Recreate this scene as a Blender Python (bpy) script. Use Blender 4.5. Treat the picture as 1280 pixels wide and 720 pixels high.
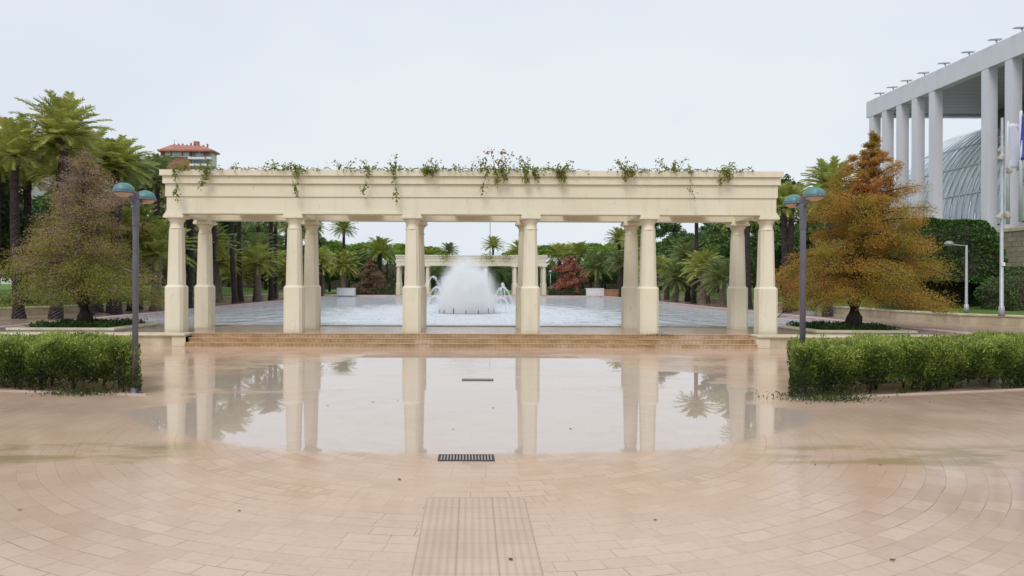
import bpy, math, random
import numpy as np
from mathutils import Vector, Matrix
R = math.radians
random.seed(7); rng = np.random.default_rng(7)
S = bpy.context.scene
for o in list(bpy.data.objects): bpy.data.objects.remove(o)

# ------------------------------------------------------------------ camera
EYE = 2.0
cd = bpy.data.cameras.new('camera'); cam = bpy.data.objects.new('camera', cd); S.collection.objects.link(cam)
cam.location = (0, 0, EYE)
cam.rotation_euler = (R(90), R(-0.19), 0)
cd.sensor_width = 36; cd.lens = 36*930/1280; cd.shift_x = 51/1280; cd.shift_y = -7/1280
cd.clip_start = .1; cd.clip_end = 9000
S.camera = cam
# ------------------------------------------------------------------ world
SUN_EL, SUN_AZ = 52, 205          # the sun stands high behind the camera, behind cloud
W = bpy.data.worlds.new('World'); S.world = W; W.use_nodes = True
nt = W.node_tree; nt.nodes.clear()
def N(t, typ, **kw):
    n = t.nodes.new(typ)
    for k, v in kw.items(): setattr(n, k, v)
    return n
wo = N(nt, 'ShaderNodeOutputWorld'); bg = N(nt, 'ShaderNodeBackground'); nt.links.new(bg.outputs[0], wo.inputs[0])
sky = N(nt, 'ShaderNodeTexSky', sky_type='NISHITA'); sky.sun_disc = False
sky.sun_elevation = R(SUN_EL); sky.sun_rotation = R(SUN_AZ); sky.air_density = 1; sky.dust_density = 3
tc = N(nt, 'ShaderNodeTexCoord'); nz = N(nt, 'ShaderNodeTexNoise'); nz.inputs['Scale'].default_value = 1.3; nz.inputs['Detail'].default_value = 4
mp = N(nt, 'ShaderNodeMapping'); mp.inputs['Scale'].default_value = (1, 1, 2.5)
nt.links.new(tc.outputs['Generated'], mp.inputs[0]); nt.links.new(mp.outputs[0], nz.inputs['Vector'])
cr = N(nt, 'ShaderNodeValToRGB'); cr.color_ramp.elements[0].position = .32; cr.color_ramp.elements[1].position = .7
cr.color_ramp.elements[0].color = (.70, .755, .86, 1); cr.color_ramp.elements[1].color = (.815, .865, .90, 1)
nt.links.new(nz.outputs[0], cr.inputs[0])
sc = N(nt, 'ShaderNodeVectorMath', operation='SCALE'); sc.inputs['Scale'].default_value = 10.0
nt.links.new(cr.outputs[0], sc.inputs[0])
mx = N(nt, 'ShaderNodeMix', data_type='RGBA'); mx.inputs[0].default_value = .94
nt.links.new(sky.outputs[0], mx.inputs[6]); nt.links.new(sc.outputs[0], mx.inputs[7]); nt.links.new(mx.outputs[2], bg.inputs[0])
bg.inputs[1].default_value = .10
# ------------------------------------------------------------------ sun
sl = bpy.data.lights.new('sun', 'SUN'); sl.energy = 1.5; sl.angle = R(25); sl.color = (1, .96, .9)
so = bpy.data.objects.new('sun', sl); S.collection.objects.link(so)
so.rotation_euler = (R(90-SUN_EL), 0, R(-22)); so.location = (-10, -20, 40)
S.view_settings.view_transform = 'Standard'; S.view_settings.look = 'None'; S.view_settings.gamma = 1
S.view_settings.exposure = 0.07
S.cycles.max_bounces = 12; S.cycles.transparent_max_bounces = 12; S.cycles.volume_bounces = 10
S.cycles.volume_step_rate = 1.0; S.cycles.use_denoising = True

# ------------------------------------------------------------------ helpers
def px(x, y, D): return Vector(((x-589)/930*D, D, EYE-(y-353)/930*D))
def tag(o, label=None, cat=None, group=None, kind=None):
    if label: o['label'] = label
    if cat: o['category'] = cat
    if group: o['group'] = group
    if kind: o['kind'] = kind
    return o
def empty(name, loc, label, cat, group=None, rz=0, scale=1):
    o = bpy.data.objects.new(name, None); S.collection.objects.link(o); o.location = loc; o.rotation_euler = (0, 0, rz)
    o.scale = (scale,)*3; o.empty_display_size = .2
    return tag(o, label, cat, group)
def mobj(name, mesh, parent=None, loc=(0, 0, 0), rz=0, scale=None):
    o = bpy.data.objects.new(name, mesh); S.collection.objects.link(o); o.location = loc; o.rotation_euler = (0, 0, rz)
    if scale: o.scale = scale
    if parent: o.parent = parent
    return o
class MB:
    def __init__(s): s.v = []; s.f = []; s.sm = []
    def add(s, vs, fs, smooth=False):
        b = len(s.v); s.v += [tuple(v) for v in vs]
        s.f += [tuple(b+i for i in f) for f in fs]; s.sm += [smooth]*len(fs); return s
    def box(s, x0, x1, y0, y1, z0, z1):
        return s.add([(x0,y0,z0),(x1,y0,z0),(x1,y1,z0),(x0,y1,z0),(x0,y0,z1),(x1,y0,z1),(x1,y1,z1),(x0,y1,z1)],
              [(3,2,1,0),(4,5,6,7),(0,1,5,4),(1,2,6,5),(2,3,7,6),(3,0,4,7)])
    def rings(s, rs, closed=True, caps=True, smooth=True):
        n = len(rs[0]); b = []
        for r in rs: b += list(r)
        fs = []
        for i in range(len(rs)-1):
            for j in range(n if closed else n-1):
                k = (j+1) % n
                fs.append((i*n+j, i*n+k, (i+1)*n+k, (i+1)*n+j))
        s.add(b, fs, smooth)
        if caps and closed:
            s.f.append(tuple(len(s.v)-len(b)+j for j in reversed(range(n)))); s.sm.append(False)
            s.f.append(tuple(len(s.v)-n+j for j in range(n))); s.sm.append(False)
        return s
    def lathe(s, prof, c=(0,0,0), n=24, smooth=True, sx=1, sy=1):
        return s.rings([[(c[0]+r*sx*math.cos(2*math.pi*j/n), c[1]+r*sy*math.sin(2*math.pi*j/n), c[2]+z) for j in range(n)] for r, z in prof], smooth=smooth)
    def chsq(s, prof, c=(0,0,0), ch=.17):        # square section with cut corners, (half width, z)
        rs = []
        for w, z in prof:
            a = w*(1-2*ch)
            rs.append([(c[0]+x, c[1]+y, c[2]+z) for x, y in ((a,-w),(w,-a),(w,a),(a,w),(-a,w),(-w,a),(-w,-a),(-a,-w))])
        return s.rings(rs, smooth=False)
    def tube(s, pts, rad, n=6, smooth=True):
        pts = [Vector(p) for p in pts]; rs = []
        if not hasattr(rad, '__len__'): rad = [rad]*len(pts)
        up = Vector((0, 0, 1))
        for i, p in enumerate(pts):
            d = (pts[min(i+1, len(pts)-1)]-pts[max(i-1, 0)]).normalized()
            a = d.cross(up)
            if a.length < .05: a = d.cross(Vector((1, 0, 0)))
            a.normalize(); b2 = d.cross(a)
            rs.append([p+(a*math.cos(2*math.pi*j/n)+b2*math.sin(2*math.pi*j/n))*rad[i] for j in range(n)])
        return s.rings(rs, smooth=smooth)
    def mesh(s, name, mat):
        m = bpy.data.meshes.new(name); m.from_pydata(s.v, [], s.f); m.materials.append(mat)
        m.polygons.foreach_set('use_smooth', s.sm); m.update(); return m
    def build(s, name, mat, parent=None, loc=(0,0,0), rz=0, bevel=0):
        o = mobj(name, s.mesh(name, mat), parent, loc, rz)
        if bevel:
            b = o.modifiers.new('b', 'BEVEL'); b.width = bevel; b.segments = 2; b.limit_method = 'ANGLE'; b.angle_limit = R(40)
        return o
def npmesh(name, V, F, mat, smooth=False):
    V = np.ascontiguousarray(V, dtype=np.float32); F = np.ascontiguousarray(F, dtype=np.int32); k = F.shape[1]
    m = bpy.data.meshes.new(name); m.vertices.add(len(V)); m.vertices.foreach_set('co', V.ravel())
    m.loops.add(F.size); m.loops.foreach_set('vertex_index', F.ravel()); m.polygons.add(len(F))
    m.polygons.foreach_set('loop_start', np.arange(0, F.size, k, dtype=np.int32))
    m.update(calc_edges=True); m.materials.append(mat); m.validate(); return m
def unit(a): return a/np.maximum(np.linalg.norm(a, axis=1, keepdims=True), 1e-6)
def leaves(C, L, Wd, D=None, jit=1.0, nrm=None):
    """one pointed leaf (a bent diamond) per centre: C centres, L lengths, Wd widths, D preferred directions"""
    n = len(C); d = rng.normal(size=(n, 3))
    if D is not None: d = unit(D)+d*jit*.5
    d = unit(d); a = rng.normal(size=(n, 3))
    if nrm is not None: a = np.cross(d, unit(nrm + rng.normal(size=(n,3))*.5))
    else: a = np.cross(d, a)
    a = unit(a); nn = np.cross(a, d)
    L = (np.ones(n)*L*rng.uniform(.7, 1.3, n))[:, None]; Wd = (np.ones(n)*Wd*rng.uniform(.7, 1.3, n))[:, None]
    V = np.empty((n, 4, 3)); V[:, 0] = C-d*L*.5; V[:, 1] = C+a*Wd*.5+nn*Wd*.15; V[:, 2] = C+d*L*.5; V[:, 3] = C-a*Wd*.5+nn*Wd*.15
    return V.reshape(-1, 3), np.arange(4*n).reshape(n, 4)

# ------------------------------------------------------------------ materials
def nmat(name):
    m = bpy.data.materials.new(name); m.use_nodes = True; t = m.node_tree; t.nodes.clear()
    o = N(t, 'ShaderNodeOutputMaterial'); b = N(t, 'ShaderNodeBsdfPrincipled'); t.links.new(b.outputs[0], o.inputs[0])
    return m, t, o, b
def ramp(t, src, a, b, p0=.3, p1=.7):
    r = N(t, 'ShaderNodeValToRGB'); r.color_ramp.elements[0].position = p0; r.color_ramp.elements[1].position = p1
    r.color_ramp.elements[0].color = (*a, 1); r.color_ramp.elements[1].color = (*b, 1); t.links.new(src, r.inputs[0]); return r.outputs[0]
def noise(t, scale, detail=4, stretch=None, rough=.55, obj=False):
    c = N(t, 'ShaderNodeTexCoord'); n = N(t, 'ShaderNodeTexNoise'); n.inputs['Scale'].default_value = scale
    n.inputs['Detail'].default_value = detail; n.inputs['Roughness'].default_value = rough
    if obj: src = c.outputs['Object']
    else:
        g = N(t, 'ShaderNodeNewGeometry'); src = g.outputs['Position']
    if stretch:
        m = N(t, 'ShaderNodeMapping'); m.inputs['Scale'].default_value = stretch; t.links.new(src, m.inputs[0]); src = m.outputs[0]
    t.links.new(src, n.inputs['Vector']); return n.outputs[0]
def mixc(t, f, a, b, mode='MIX'):
    m = N(t, 'ShaderNodeMix', data_type='RGBA', blend_type=mode)
    for i, v in ((0, f), (6, a), (7, b)):
        if hasattr(v, 'is_output'): t.links.new(v, m.inputs[i])
        else: m.inputs[i].default_value = v if i == 0 else (*v, 1)
    return m.outputs[2]
def bumpn(t, b, h, s, dist=.02):
    n = N(t, 'ShaderNodeBump'); n.inputs['Strength'].default_value = s; n.inputs['Distance'].default_value = dist
    t.links.new(h, n.inputs['Height']); t.links.new(n.outputs[0], b.inputs['Normal']); return n
def mat(name, c1, c2=None, rough=.6, scale=3, stretch=None, bump=0, bscale=30, metal=0, p=(.3,.7), detail=4, spec=.5):
    m, t, o, b = nmat(name); c2 = c2 or tuple(min(1, x*1.15) for x in c1)
    t.links.new(ramp(t, noise(t, scale, detail, stretch), c1, c2, *p), b.inputs['Base Color'])
    b.inputs['Roughness'].default_value = rough; b.inputs['Metallic'].default_value = metal; b.inputs['Specular IOR Level'].default_value = spec
    if bump: bumpn(t, b, noise(t, bscale, 3, stretch), bump)
    return m
def leafmat(name, cols, trans=.35, rough=.5, clump=1.2, zgrad=None, rnd=.45):
    """cols: list of (pos,colour) over a mix of per-leaf randomness and clump noise"""
    m, t, o, b = nmat(name)
    g = N(t, 'ShaderNodeNewGeometry'); nn = noise(t, clump, 3)
    a = N(t, 'ShaderNodeMath', operation='MULTIPLY_ADD'); t.links.new(g.outputs['Random Per Island'], a.inputs[0]); a.inputs[1].default_value = rnd
    s = N(t, 'ShaderNodeMath', operation='MULTIPLY_ADD'); t.links.new(nn, s.inputs[0]); s.inputs[1].default_value = 1.3+(.45-rnd)*1.6; s.inputs[2].default_value = -.4-(.45-rnd)*.3
    t.links.new(s.outputs[0], a.inputs[2]); val = a.outputs[0]
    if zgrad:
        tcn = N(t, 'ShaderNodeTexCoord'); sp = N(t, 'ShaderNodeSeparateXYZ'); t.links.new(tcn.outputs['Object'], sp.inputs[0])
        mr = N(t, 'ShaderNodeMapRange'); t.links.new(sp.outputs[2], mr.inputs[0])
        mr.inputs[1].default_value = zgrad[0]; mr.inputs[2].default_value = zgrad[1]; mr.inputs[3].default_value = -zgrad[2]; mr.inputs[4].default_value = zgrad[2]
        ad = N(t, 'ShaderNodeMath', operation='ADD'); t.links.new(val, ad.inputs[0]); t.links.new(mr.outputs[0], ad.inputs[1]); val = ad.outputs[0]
    r = N(t, 'ShaderNodeValToRGB'); e = r.color_ramp.elements
    while len(e) < len(cols): e.new(.5)
    for i, (p_, c) in enumerate(cols): e[i].position = p_; e[i].color = (*c, 1)
    t.links.new(val, r.inputs[0]); t.links.new(r.outputs[0], b.inputs['Base Color'])
    b.inputs['Roughness'].default_value = rough; b.inputs['Specular IOR Level'].default_value = .35
    tr = N(t, 'ShaderNodeBsdfTranslucent'); t.links.new(r.outputs[0], tr.inputs[0])
    ms = N(t, 'ShaderNodeMixShader'); ms.inputs[0].default_value = trans
    t.links.new(b.outputs[0], ms.inputs[1]); t.links.new(tr.outputs[0], ms.inputs[2]); t.links.new(ms.outputs[0], o.inputs[0])
    return m
def MA(t, op, a, b=None, c=None, clamp=False):
    n = N(t, 'ShaderNodeMath', operation=op); n.use_clamp = clamp
    for i, v in enumerate((a, b, c)):
        if v is None: continue
        if hasattr(v, 'is_output'): t.links.new(v, n.inputs[i])
        else: n.inputs[i].default_value = v
    return n.outputs[0]
def sstep(t, x, lo, hi, a=0, b=1):
    n = N(t, 'ShaderNodeMapRange', interpolation_type='SMOOTHSTEP'); t.links.new(x, n.inputs[0])
    for i, v in ((1, lo), (2, hi), (3, a), (4, b)): n.inputs[i].default_value = v
    return n.outputs[0]

def plaza_material():
    """wet terracotta setts laid in rings round (0, 10.7), with a sheet of rain water standing in the hollow"""
    m, t, o, b = nmat('wet_ring_paving')
    g = N(t, 'ShaderNodeNewGeometry'); sp = N(t, 'ShaderNodeSeparateXYZ'); t.links.new(g.outputs['Position'], sp.inputs[0])
    X, Y = sp.outputs[0], sp.outputs[1]
    y1 = MA(t, 'SUBTRACT', Y, 10.7)
    wob = noise(t, .8, 2)
    r = MA(t, 'SQRT', MA(t, 'ADD', MA(t, 'MULTIPLY', X, X), MA(t, 'MULTIPLY', y1, y1)))
    r = MA(t, 'ADD', r, MA(t, 'MULTIPLY', MA(t, 'SUBTRACT', wob, .5), .05))
    th = MA(t, 'ARCTAN2', X, y1)
    u = MA(t, 'DIVIDE', r, .18); ring = MA(t, 'FLOOR', u); fu = MA(t, 'FRACT', u)
    # soldier rings of narrow setts
    sold = MA(t, 'MAXIMUM', MA(t, 'COMPARE', ring, 21.0, .6), MA(t, 'COMPARE', ring, 13.0, .6))
    plain = MA(t, 'MULTIPLY', MA(t, 'LESS_THAN', ring, 29.5), MA(t, 'GREATER_THAN', ring, 22.5))
    tl = MA(t, 'SUBTRACT', .36, MA(t, 'MULTIPLY', sold, .24))
    cnt = MA(t, 'MAXIMUM', MA(t, 'ROUND', MA(t, 'DIVIDE', MA(t, 'MULTIPLY', MA(t, 'ADD', ring, .5), .18*2*math.pi), tl)), 3)
    wn = N(t, 'ShaderNodeTexWhiteNoise', noise_dimensions='1D'); t.links.new(ring, wn.inputs['W'])
    v = MA(t, 'ADD', MA(t, 'MULTIPLY', MA(t, 'DIVIDE', th, 2*math.pi), cnt), wn.outputs[0])
    fv = MA(t, 'FRACT', v); cell = MA(t, 'FLOOR', v)
    eu = MA(t, 'MULTIPLY', MA(t, 'MINIMUM', fu, MA(t, 'SUBTRACT', 1, fu)), .18)
    ev = MA(t, 'MULTIPLY', MA(t, 'MINIMUM', fv, MA(t, 'SUBTRACT', 1, fv)), tl)
    e = MA(t, 'MINIMUM', eu, ev)
    joint = sstep(t, e, .001, .007, 1, 0)
    cv = N(t, 'ShaderNodeCombineXYZ'); t.links.new(ring, cv.inputs[0]); t.links.new(cell, cv.inputs[1])
    w2 = N(t, 'ShaderNodeTexWhiteNoise', noise_dimensions='3D'); t.links.new(cv.outputs[0], w2.inputs['Vector'])
    # joints come and go: silt fills many of them
    jn = sstep(t, noise(t, .8, 6, (1, 1.4, 1), .65), .44, .64)
    jn2 = sstep(t, w2.outputs[0], .15, .7)
    jf = MA(t, 'MULTIPLY', joint, MA(t, 'MULTIPLY', MA(t, 'ADD', MA(t, 'MULTIPLY', jn, .7), .34), MA(t, 'ADD', MA(t, 'MULTIPLY', jn2, .7), .3)))
    # standing water
    y2 = MA(t, 'SUBTRACT', Y, 14.8)
    rp = MA(t, 'SQRT', MA(t, 'ADD', MA(t, 'MULTIPLY', X, X), MA(t, 'MULTIPLY', y2, y2)))
    edge = noise(t, .55, 6, (1, 1.5, 1), .62)
    far = sstep(t, Y, 11.2, 14.5)
    amp = MA(t, 'ADD', MA(t, 'MULTIPLY', far, 4.2), .28)
    d = MA(t, 'SUBTRACT', 6.42, MA(t, 'ADD', rp, MA(t, 'MULTIPLY', MA(t, 'SUBTRACT', edge, .5), amp)))
    # drier crown of setts round the far half of the bowl
    ax = MA(t, 'ABSOLUTE', X); d = MA(t, 'SUBTRACT', d, MA(t, 'MULTIPLY', MA(t, 'MULTIPLY', sstep(t, ax, 2.4, 3.8), sstep(t, Y, 11.2, 12.6)), 1.15))
    d = MA(t, 'SUBTRACT', d, MA(t, 'MULTIPLY', MA(t, 'MULTIPLY', sstep(t, ax, 2.1, 1.1), sstep(t, MA(t, 'ADD', Y, MA(t, 'MULTIPLY', MA(t, 'SUBTRACT', edge, .5), 2.5)), 9.4, 8.9)), .15))
    pud = sstep(t, d, -.06, .22)
    strk = sstep(t, noise(t, .55, 6, (.45, 1.8, 1), .62), .52, .66)
    pud = MA(t, 'MULTIPLY', pud, MA(t, 'SUBTRACT', 1, MA(t, 'MULTIPLY', MA(t, 'MULTIPLY', strk, sstep(t, Y, 11.5, 14)), .8)))
    # hedge and tree reflections painted as olive-ochre patches among the outer rings
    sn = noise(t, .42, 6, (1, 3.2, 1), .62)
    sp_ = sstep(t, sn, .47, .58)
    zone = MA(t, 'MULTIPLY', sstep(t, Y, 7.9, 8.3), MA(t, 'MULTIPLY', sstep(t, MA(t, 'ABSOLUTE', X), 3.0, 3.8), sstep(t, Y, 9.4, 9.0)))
    hedge_refl = MA(t, 'MULTIPLY', sp_, zone)
    damp = noise(t, .5, 4); damp2 = noise(t, 14, 3)
    base = mixc(t, w2.outputs[0], (.50, .342, .245), (.60, .43, .325))
    base = mixc(t, sstep(t, noise(t, .25, 4), .35, .7), base, (.60, .43, .32))
    base = mixc(t, MA(t, 'MULTIPLY', plain, .35), base, (.61, .44, .33))
    base = mixc(t, MA(t, 'MULTIPLY', sstep(t, noise(t, .42, 7, (1, 1.5, 1), .65), .5, .72), .3), base, (.42, .28, .16))
    base = mixc(t, MA(t, 'MULTIPLY', sstep(t, damp2, .45, .75), .16), base, (.33, .18, .15))
    base = mixc(t, MA(t, 'MULTIPLY', MA(t, 'MULTIPLY', jf, .62), MA(t, 'SUBTRACT', 1, MA(t, 'MULTIPLY', pud, .8))), base, (.075, .05, .035))
    base = mixc(t, MA(t, 'MULTIPLY', hedge_refl, .75), base, (.30, .235, .10))
    base = mixc(t, MA(t, 'MULTIPLY', pud, .55), base, (.47, .42, .385))  # sky reflection painted in as a paler base colour under the puddle
    t.links.new(base, b.inputs['Base Color'])
    rough = MA(t, 'ADD', MA(t, 'ADD', .09, MA(t, 'MULTIPLY', sstep(t, damp, .35, .7), .13)), MA(t, 'MULTIPLY', MA(t, 'SUBTRACT', damp2, .5), .10))
    rough = MA(t, 'MULTIPLY', rough, MA(t, 'SUBTRACT', 1, pud)); rough = MA(t, 'ADD', rough, MA(t, 'ADD', .012, MA(t, 'MULTIPLY', jf, .1)), clamp=True)
    t.links.new(rough, b.inputs['Roughness'])
    b.inputs['IOR'].default_value = 1.33; b.inputs['Specular IOR Level'].default_value = .5
    mr = N(t, 'ShaderNodeMapRange'); t.links.new(pud, mr.inputs[0]); mr.inputs[3].default_value = 1.45; mr.inputs[4].default_value = 1.55
    t.links.new(mr.outputs[0], b.inputs['IOR'])
    h = MA(t, 'SUBTRACT', MA(t, 'ADD', MA(t, 'MULTIPLY', damp2, .25), MA(t, 'MULTIPLY', w2.outputs[0], .25)), jf)
    h = MA(t, 'MULTIPLY', h, MA(t, 'SUBTRACT', 1, pud))
    h = MA(t, 'ADD', h, MA(t, 'MULTIPLY', noise(t, 1.2, 2), .1))
    bumpn(t, b, h, .2, .006)
    return m
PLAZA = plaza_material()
def grid_paving(name, c1, c2, sx, sy, rough=.3, mortar=(.12,.09,.07)):
    m, t, o, b = nmat(name); g = N(t, 'ShaderNodeNewGeometry')
    br = N(t, 'ShaderNodeTexBrick'); br.inputs['Scale'].default_value = 1; br.inputs['Brick Width'].default_value = sx; br.inputs['Row Height'].default_value = sy
    br.inputs['Mortar Size'].default_value = .008; br.inputs['Color1'].default_value = (*c1, 1); br.inputs['Color2'].default_value = (*c2, 1); br.inputs['Mortar'].default_value = (*mortar, 1)
    t.links.new(g.outputs['Position'], br.inputs['Vector'])
    c = mixc(t, MA(t, 'MULTIPLY', sstep(t, noise(t, .7, 5), .4, .7), .4), br.outputs[0], tuple(x*.6 for x in c1))
    t.links.new(c, b.inputs['Base Color']); b.inputs['Roughness'].default_value = rough
    bumpn(t, b, MA(t, 'SUBTRACT', MA(t, 'MULTIPLY', noise(t, 20, 3), .3), br.outputs['Fac']), .08, .01); return m
PROM = grid_paving('wet_promenade_paving', (.36, .26, .19), (.45, .33, .25), .6, .4, .22)
def stepmat():
    m, t, o, b = nmat('ribbed_step_tile'); g = N(t, 'ShaderNodeNewGeometry'); sp = N(t, 'ShaderNodeSeparateXYZ'); t.links.new(g.outputs['Position'], sp.inputs[0])
    f = MA(t, 'FRACT', MA(t, 'DIVIDE', sp.outputs[0], .125)); e = MA(t, 'MINIMUM', f, MA(t, 'SUBTRACT', 1, f)); j = sstep(t, e, .04, .12, 1, 0)
    c = ramp(t, noise(t, 2.2, 6, (1, 1, 3)), (.33, .195, .09), (.55, .38, .23), .32, .72)
    c = mixc(t, sstep(t, noise(t, .8, 4), .58, .66), c, (.55, .40, .30))
    c = mixc(t, sstep(t, noise(t, 1.7, 5, (1, 1, 2)), .63, .74), c, (.16, .12, .05))
    c = mixc(t, MA(t, 'MULTIPLY', j, .45), c, (.20, .11, .05)); t.links.new(c, b.inputs['Base Color']); b.inputs['Roughness'].default_value = .25
    bumpn(t, b, MA(t, 'SUBTRACT', 1, j), .4, .01); return m
STEP = stepmat()
def concrete():
    m, t, o, b = nmat('cream_painted_concrete')
    c = ramp(t, noise(t, .55, 4), (.71, .65, .495), (.78, .725, .575), .3, .7)
    c = mixc(t, MA(t, 'MULTIPLY', sstep(t, noise(t, 1.4, 6, (3, 3, .5)), .52, .78), .35), c, (.57, .505, .36))
    c = mixc(t, MA(t, 'MULTIPLY', sstep(t, noise(t, 5, 6), .62, .75), .3), c, (.50, .47, .40))
    g = N(t, 'ShaderNodeNewGeometry'); sp = N(t, 'ShaderNodeSeparateXYZ'); t.links.new(g.outputs['Position'], sp.inputs[0])
    stk = MA(t, 'MULTIPLY', sstep(t, noise(t, 2.2, 5, (2.6, 2.6, .16), .6), .58, .78), .2)
    c = mixc(t, stk, c, (.43, .38, .28))
    c = mixc(t, MA(t, 'MULTIPLY', sstep(t, noise(t, 9, 4, (1, 1, .35)), .66, .72), .3), c, (.36, .33, .25))
    ft = MA(t, 'MULTIPLY', sstep(t, MA(t, 'ADD', sp.outputs[2], MA(t, 'MULTIPLY', noise(t, 6, 4), .25)), .75, .45), .45)
    c = mixc(t, ft, c, (.55, .46, .30))
    t.links.new(c, b.inputs['Base Color']); b.inputs['Roughness'].default_value = .62; bumpn(t, b, noise(t, 45, 4), .18, .006); return m
CONC = concrete()
WALLM = mat('weathered_cream_wall', (.34, .27, .165), (.66, .57, .42), .5, 1.6, (1, 1, .6), .3, 40, p=(.28, .72), detail=8)
CAPM = mat('cream_coping', (.50, .43, .30), (.70, .62, .46), .42, 2, None, .2, 40, detail=7)
PINK = mat('pink_tile_coping', (.56, .38, .36), (.70, .54, .52), .3, 1.2, None, .1, 20)
GRASS = mat('lawn_green', (.055, .12, .012), (.13, .24, .03), .8, .8, None, .8, 25, detail=8)
EARTH = mat('park_ground', (.09, .10, .035), (.16, .15, .06), .9, .08, None, .4, 8, detail=8)
BARK = mat('palm_bark', (.014, .010, .013), (.075, .052, .046), .9, 5, (1, 1, 1.6), 1, 22, detail=6)
BARKG = mat('grey_palm_bark', (.09, .075, .06), (.26, .21, .17), .9, 5, (1, 1, 2.5), 1, 22, detail=6)
BARK2 = mat('tree_bark', (.022, .016, .014), (.07, .05, .042), .9, 6, (2, 2, .5), .8, 20)
TWIG = mat('bare_twig', (.12, .085, .075), (.24, .18, .16), .9, 5)
DSTEM = mat('hedge_twig', (.025, .02, .012), (.05, .04, .025), .9, 12)
PALMF = leafmat('palm_frond_green', [(.0, (.18, .21, .04)), (.35, (.36, .40, .09)), (.7, (.54, .57, .17)), (1, (.66, .65, .26))], .3, .45, .5)
PALMG = leafmat('palm_frond_grey_green', [(.0, (.12, .165, .055)), (.5, (.27, .32, .12)), (1, (.44, .48, .22))], .3, .45, .5)
CYPO = leafmat('orange_cypress_foliage', [(.0, (.24, .23, .03)), (.33, (.38, .28, .05)), (.58, (.50, .285, .06)), (.8, (.54, .24, .06)), (1, (.46, .18, .06))], .45, .6, .8, (1.2, 7.4, .11), .15)
CYPL = leafmat('fading_cypress_foliage', [(.05, (.21, .24, .035)), (.40, (.29, .27, .055)), (.62, (.36, .24, .10)), (.8, (.35, .235, .165)), (1, (.38, .27, .22))], .3, .65, .9, (1.0, 5.2, .27))
CYPR = leafmat('red_cypress_foliage', [(.1, (.26, .09, .065)), (.6, (.44, .17, .12)), (1, (.52, .27, .17))], .3, .65, .7)
CYPB = leafmat('brown_cypress_foliage', [(.1, (.13, .10, .05)), (.6, (.24, .14, .085)), (1, (.30, .20, .13))], .3, .65, .7)
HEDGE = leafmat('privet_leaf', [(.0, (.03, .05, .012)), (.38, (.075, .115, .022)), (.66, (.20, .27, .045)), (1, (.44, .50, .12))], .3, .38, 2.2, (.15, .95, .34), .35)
FICUS = leafmat('clipped_ficus_leaf', [(.0, (.02, .06, .01)), (.5, (.05, .13, .02)), (1, (.10, .21, .03))], .2, .45, 1)
LOWF = leafmat('groundcover_leaf', [(.0, (.02, .05, .012)), (.6, (.05, .11, .02)), (1, (.10, .19, .04))], .3, .5, 3)
PINEF = leafmat('pine_needle_green', [(.0, (.06, .12, .02)), (.4, (.13, .23, .03)), (.75, (.23, .36, .04)), (1, (.34, .44, .07))], .3, .6, .25, None, .3)
DARKF = leafmat('dark_leaf', [(.0, (.04, .08, .03)), (.5, (.10, .18, .05)), (1, (.22, .32, .07))], .25, .55, .3)
BLUEF = leafmat('blue_green_leaf', [(.0, (.03, .075, .05)), (.5, (.06, .135, .085)), (1, (.12, .22, .12))], .25, .55, .5)
VINEL = leafmat('vine_leaf', [(.0, (.12, .17, .025)), (.5, (.23, .27, .045)), (.85, (.36, .34, .08)), (1, (.38, .20, .07))], .4, .5, 2.5)
FLOWER = leafmat('red_flower', [(.0, (.45, .06, .05)), (1, (.62, .14, .12))], .4, .5, 4)
POLE = mat('painted_lamp_post', (.115, .11, .14), (.15, .145, .18), .4, 4, None, .05, 60)
GALV = mat('galvanised_metal', (.36, .38, .40), (.46, .48, .50), .45, 5, metal=.3)
TEAL = mat('teal_lamp_cap', (.05, .17, .17), (.11, .26, .25), .42, 9, None, .1, 40, detail=6)
RIMM = mat('lamp_rim', (.09, .10, .16), (.13, .14, .20), .4, 6)
LENS = mat('aged_lamp_lens', (.46, .31, .19), (.60, .43, .28), .35, 6)
IRON = mat('cast_iron', (.03, .028, .028), (.06, .055, .055), .5, 8)
PITSHADE = mat('painted_pit_shade', (.012, .01, .01), (.02, .018, .018), .9, 8)
WHITE = mat('white_paint', (.70, .71, .74), (.78, .79, .82), .55, 2, (1, 1, .4), .1, 20)
PORT = mat('grey_white_portico', (.69, .69, .75), (.75, .75, .80), .6, 1.0, (1, 1, .3), .05, 8)
SOFF_, t_, o_, b_ = nmat('panelled_soffit')
g_ = N(t_, 'ShaderNodeNewGeometry'); s_ = N(t_, 'ShaderNodeSeparateXYZ'); t_.links.new(g_.outputs['Position'], s_.inputs[0])
f_ = MA(t_, 'FRACT', MA(t_, 'DIVIDE', s_.outputs[1], 1.4)); j_ = sstep(t_, f_, .0, .12, 1, 0)
t_.links.new(mixc(t_, j_, (.40, .37, .36), (.14, .13, .13)), b_.inputs['Base Color']); SOFF = SOFF_
def glassmat():
    m, t, o, b = nmat('vault_glass'); g = N(t, 'ShaderNodeNewGeometry')
    c = ramp(t, noise(t, .28, 3), (.50, .60, .64), (.80, .90, .93), .35, .65)
    sc_ = mixc(t, MA(t, 'MULTIPLY', g.outputs['Random Per Island'], .5), c, (.66, .76, .80))
    t.links.new(sc_, b.inputs['Base Color']); b.inputs['Roughness'].default_value = .12; b.inputs['Specular IOR Level'].default_value = .9
    return m
GLASS = glassmat()
WINM = mat('dark_window_glass', (.10, .13, .16), (.30, .36, .42), .15, .6, None, 0)
BRICKR = mat('red_brick', (.33, .125, .095), (.42, .18, .14), .8, .6)
ROOFR = mat('red_roof_tile', (.34, .13, .10), (.46, .21, .17), .8, .5)
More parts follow.
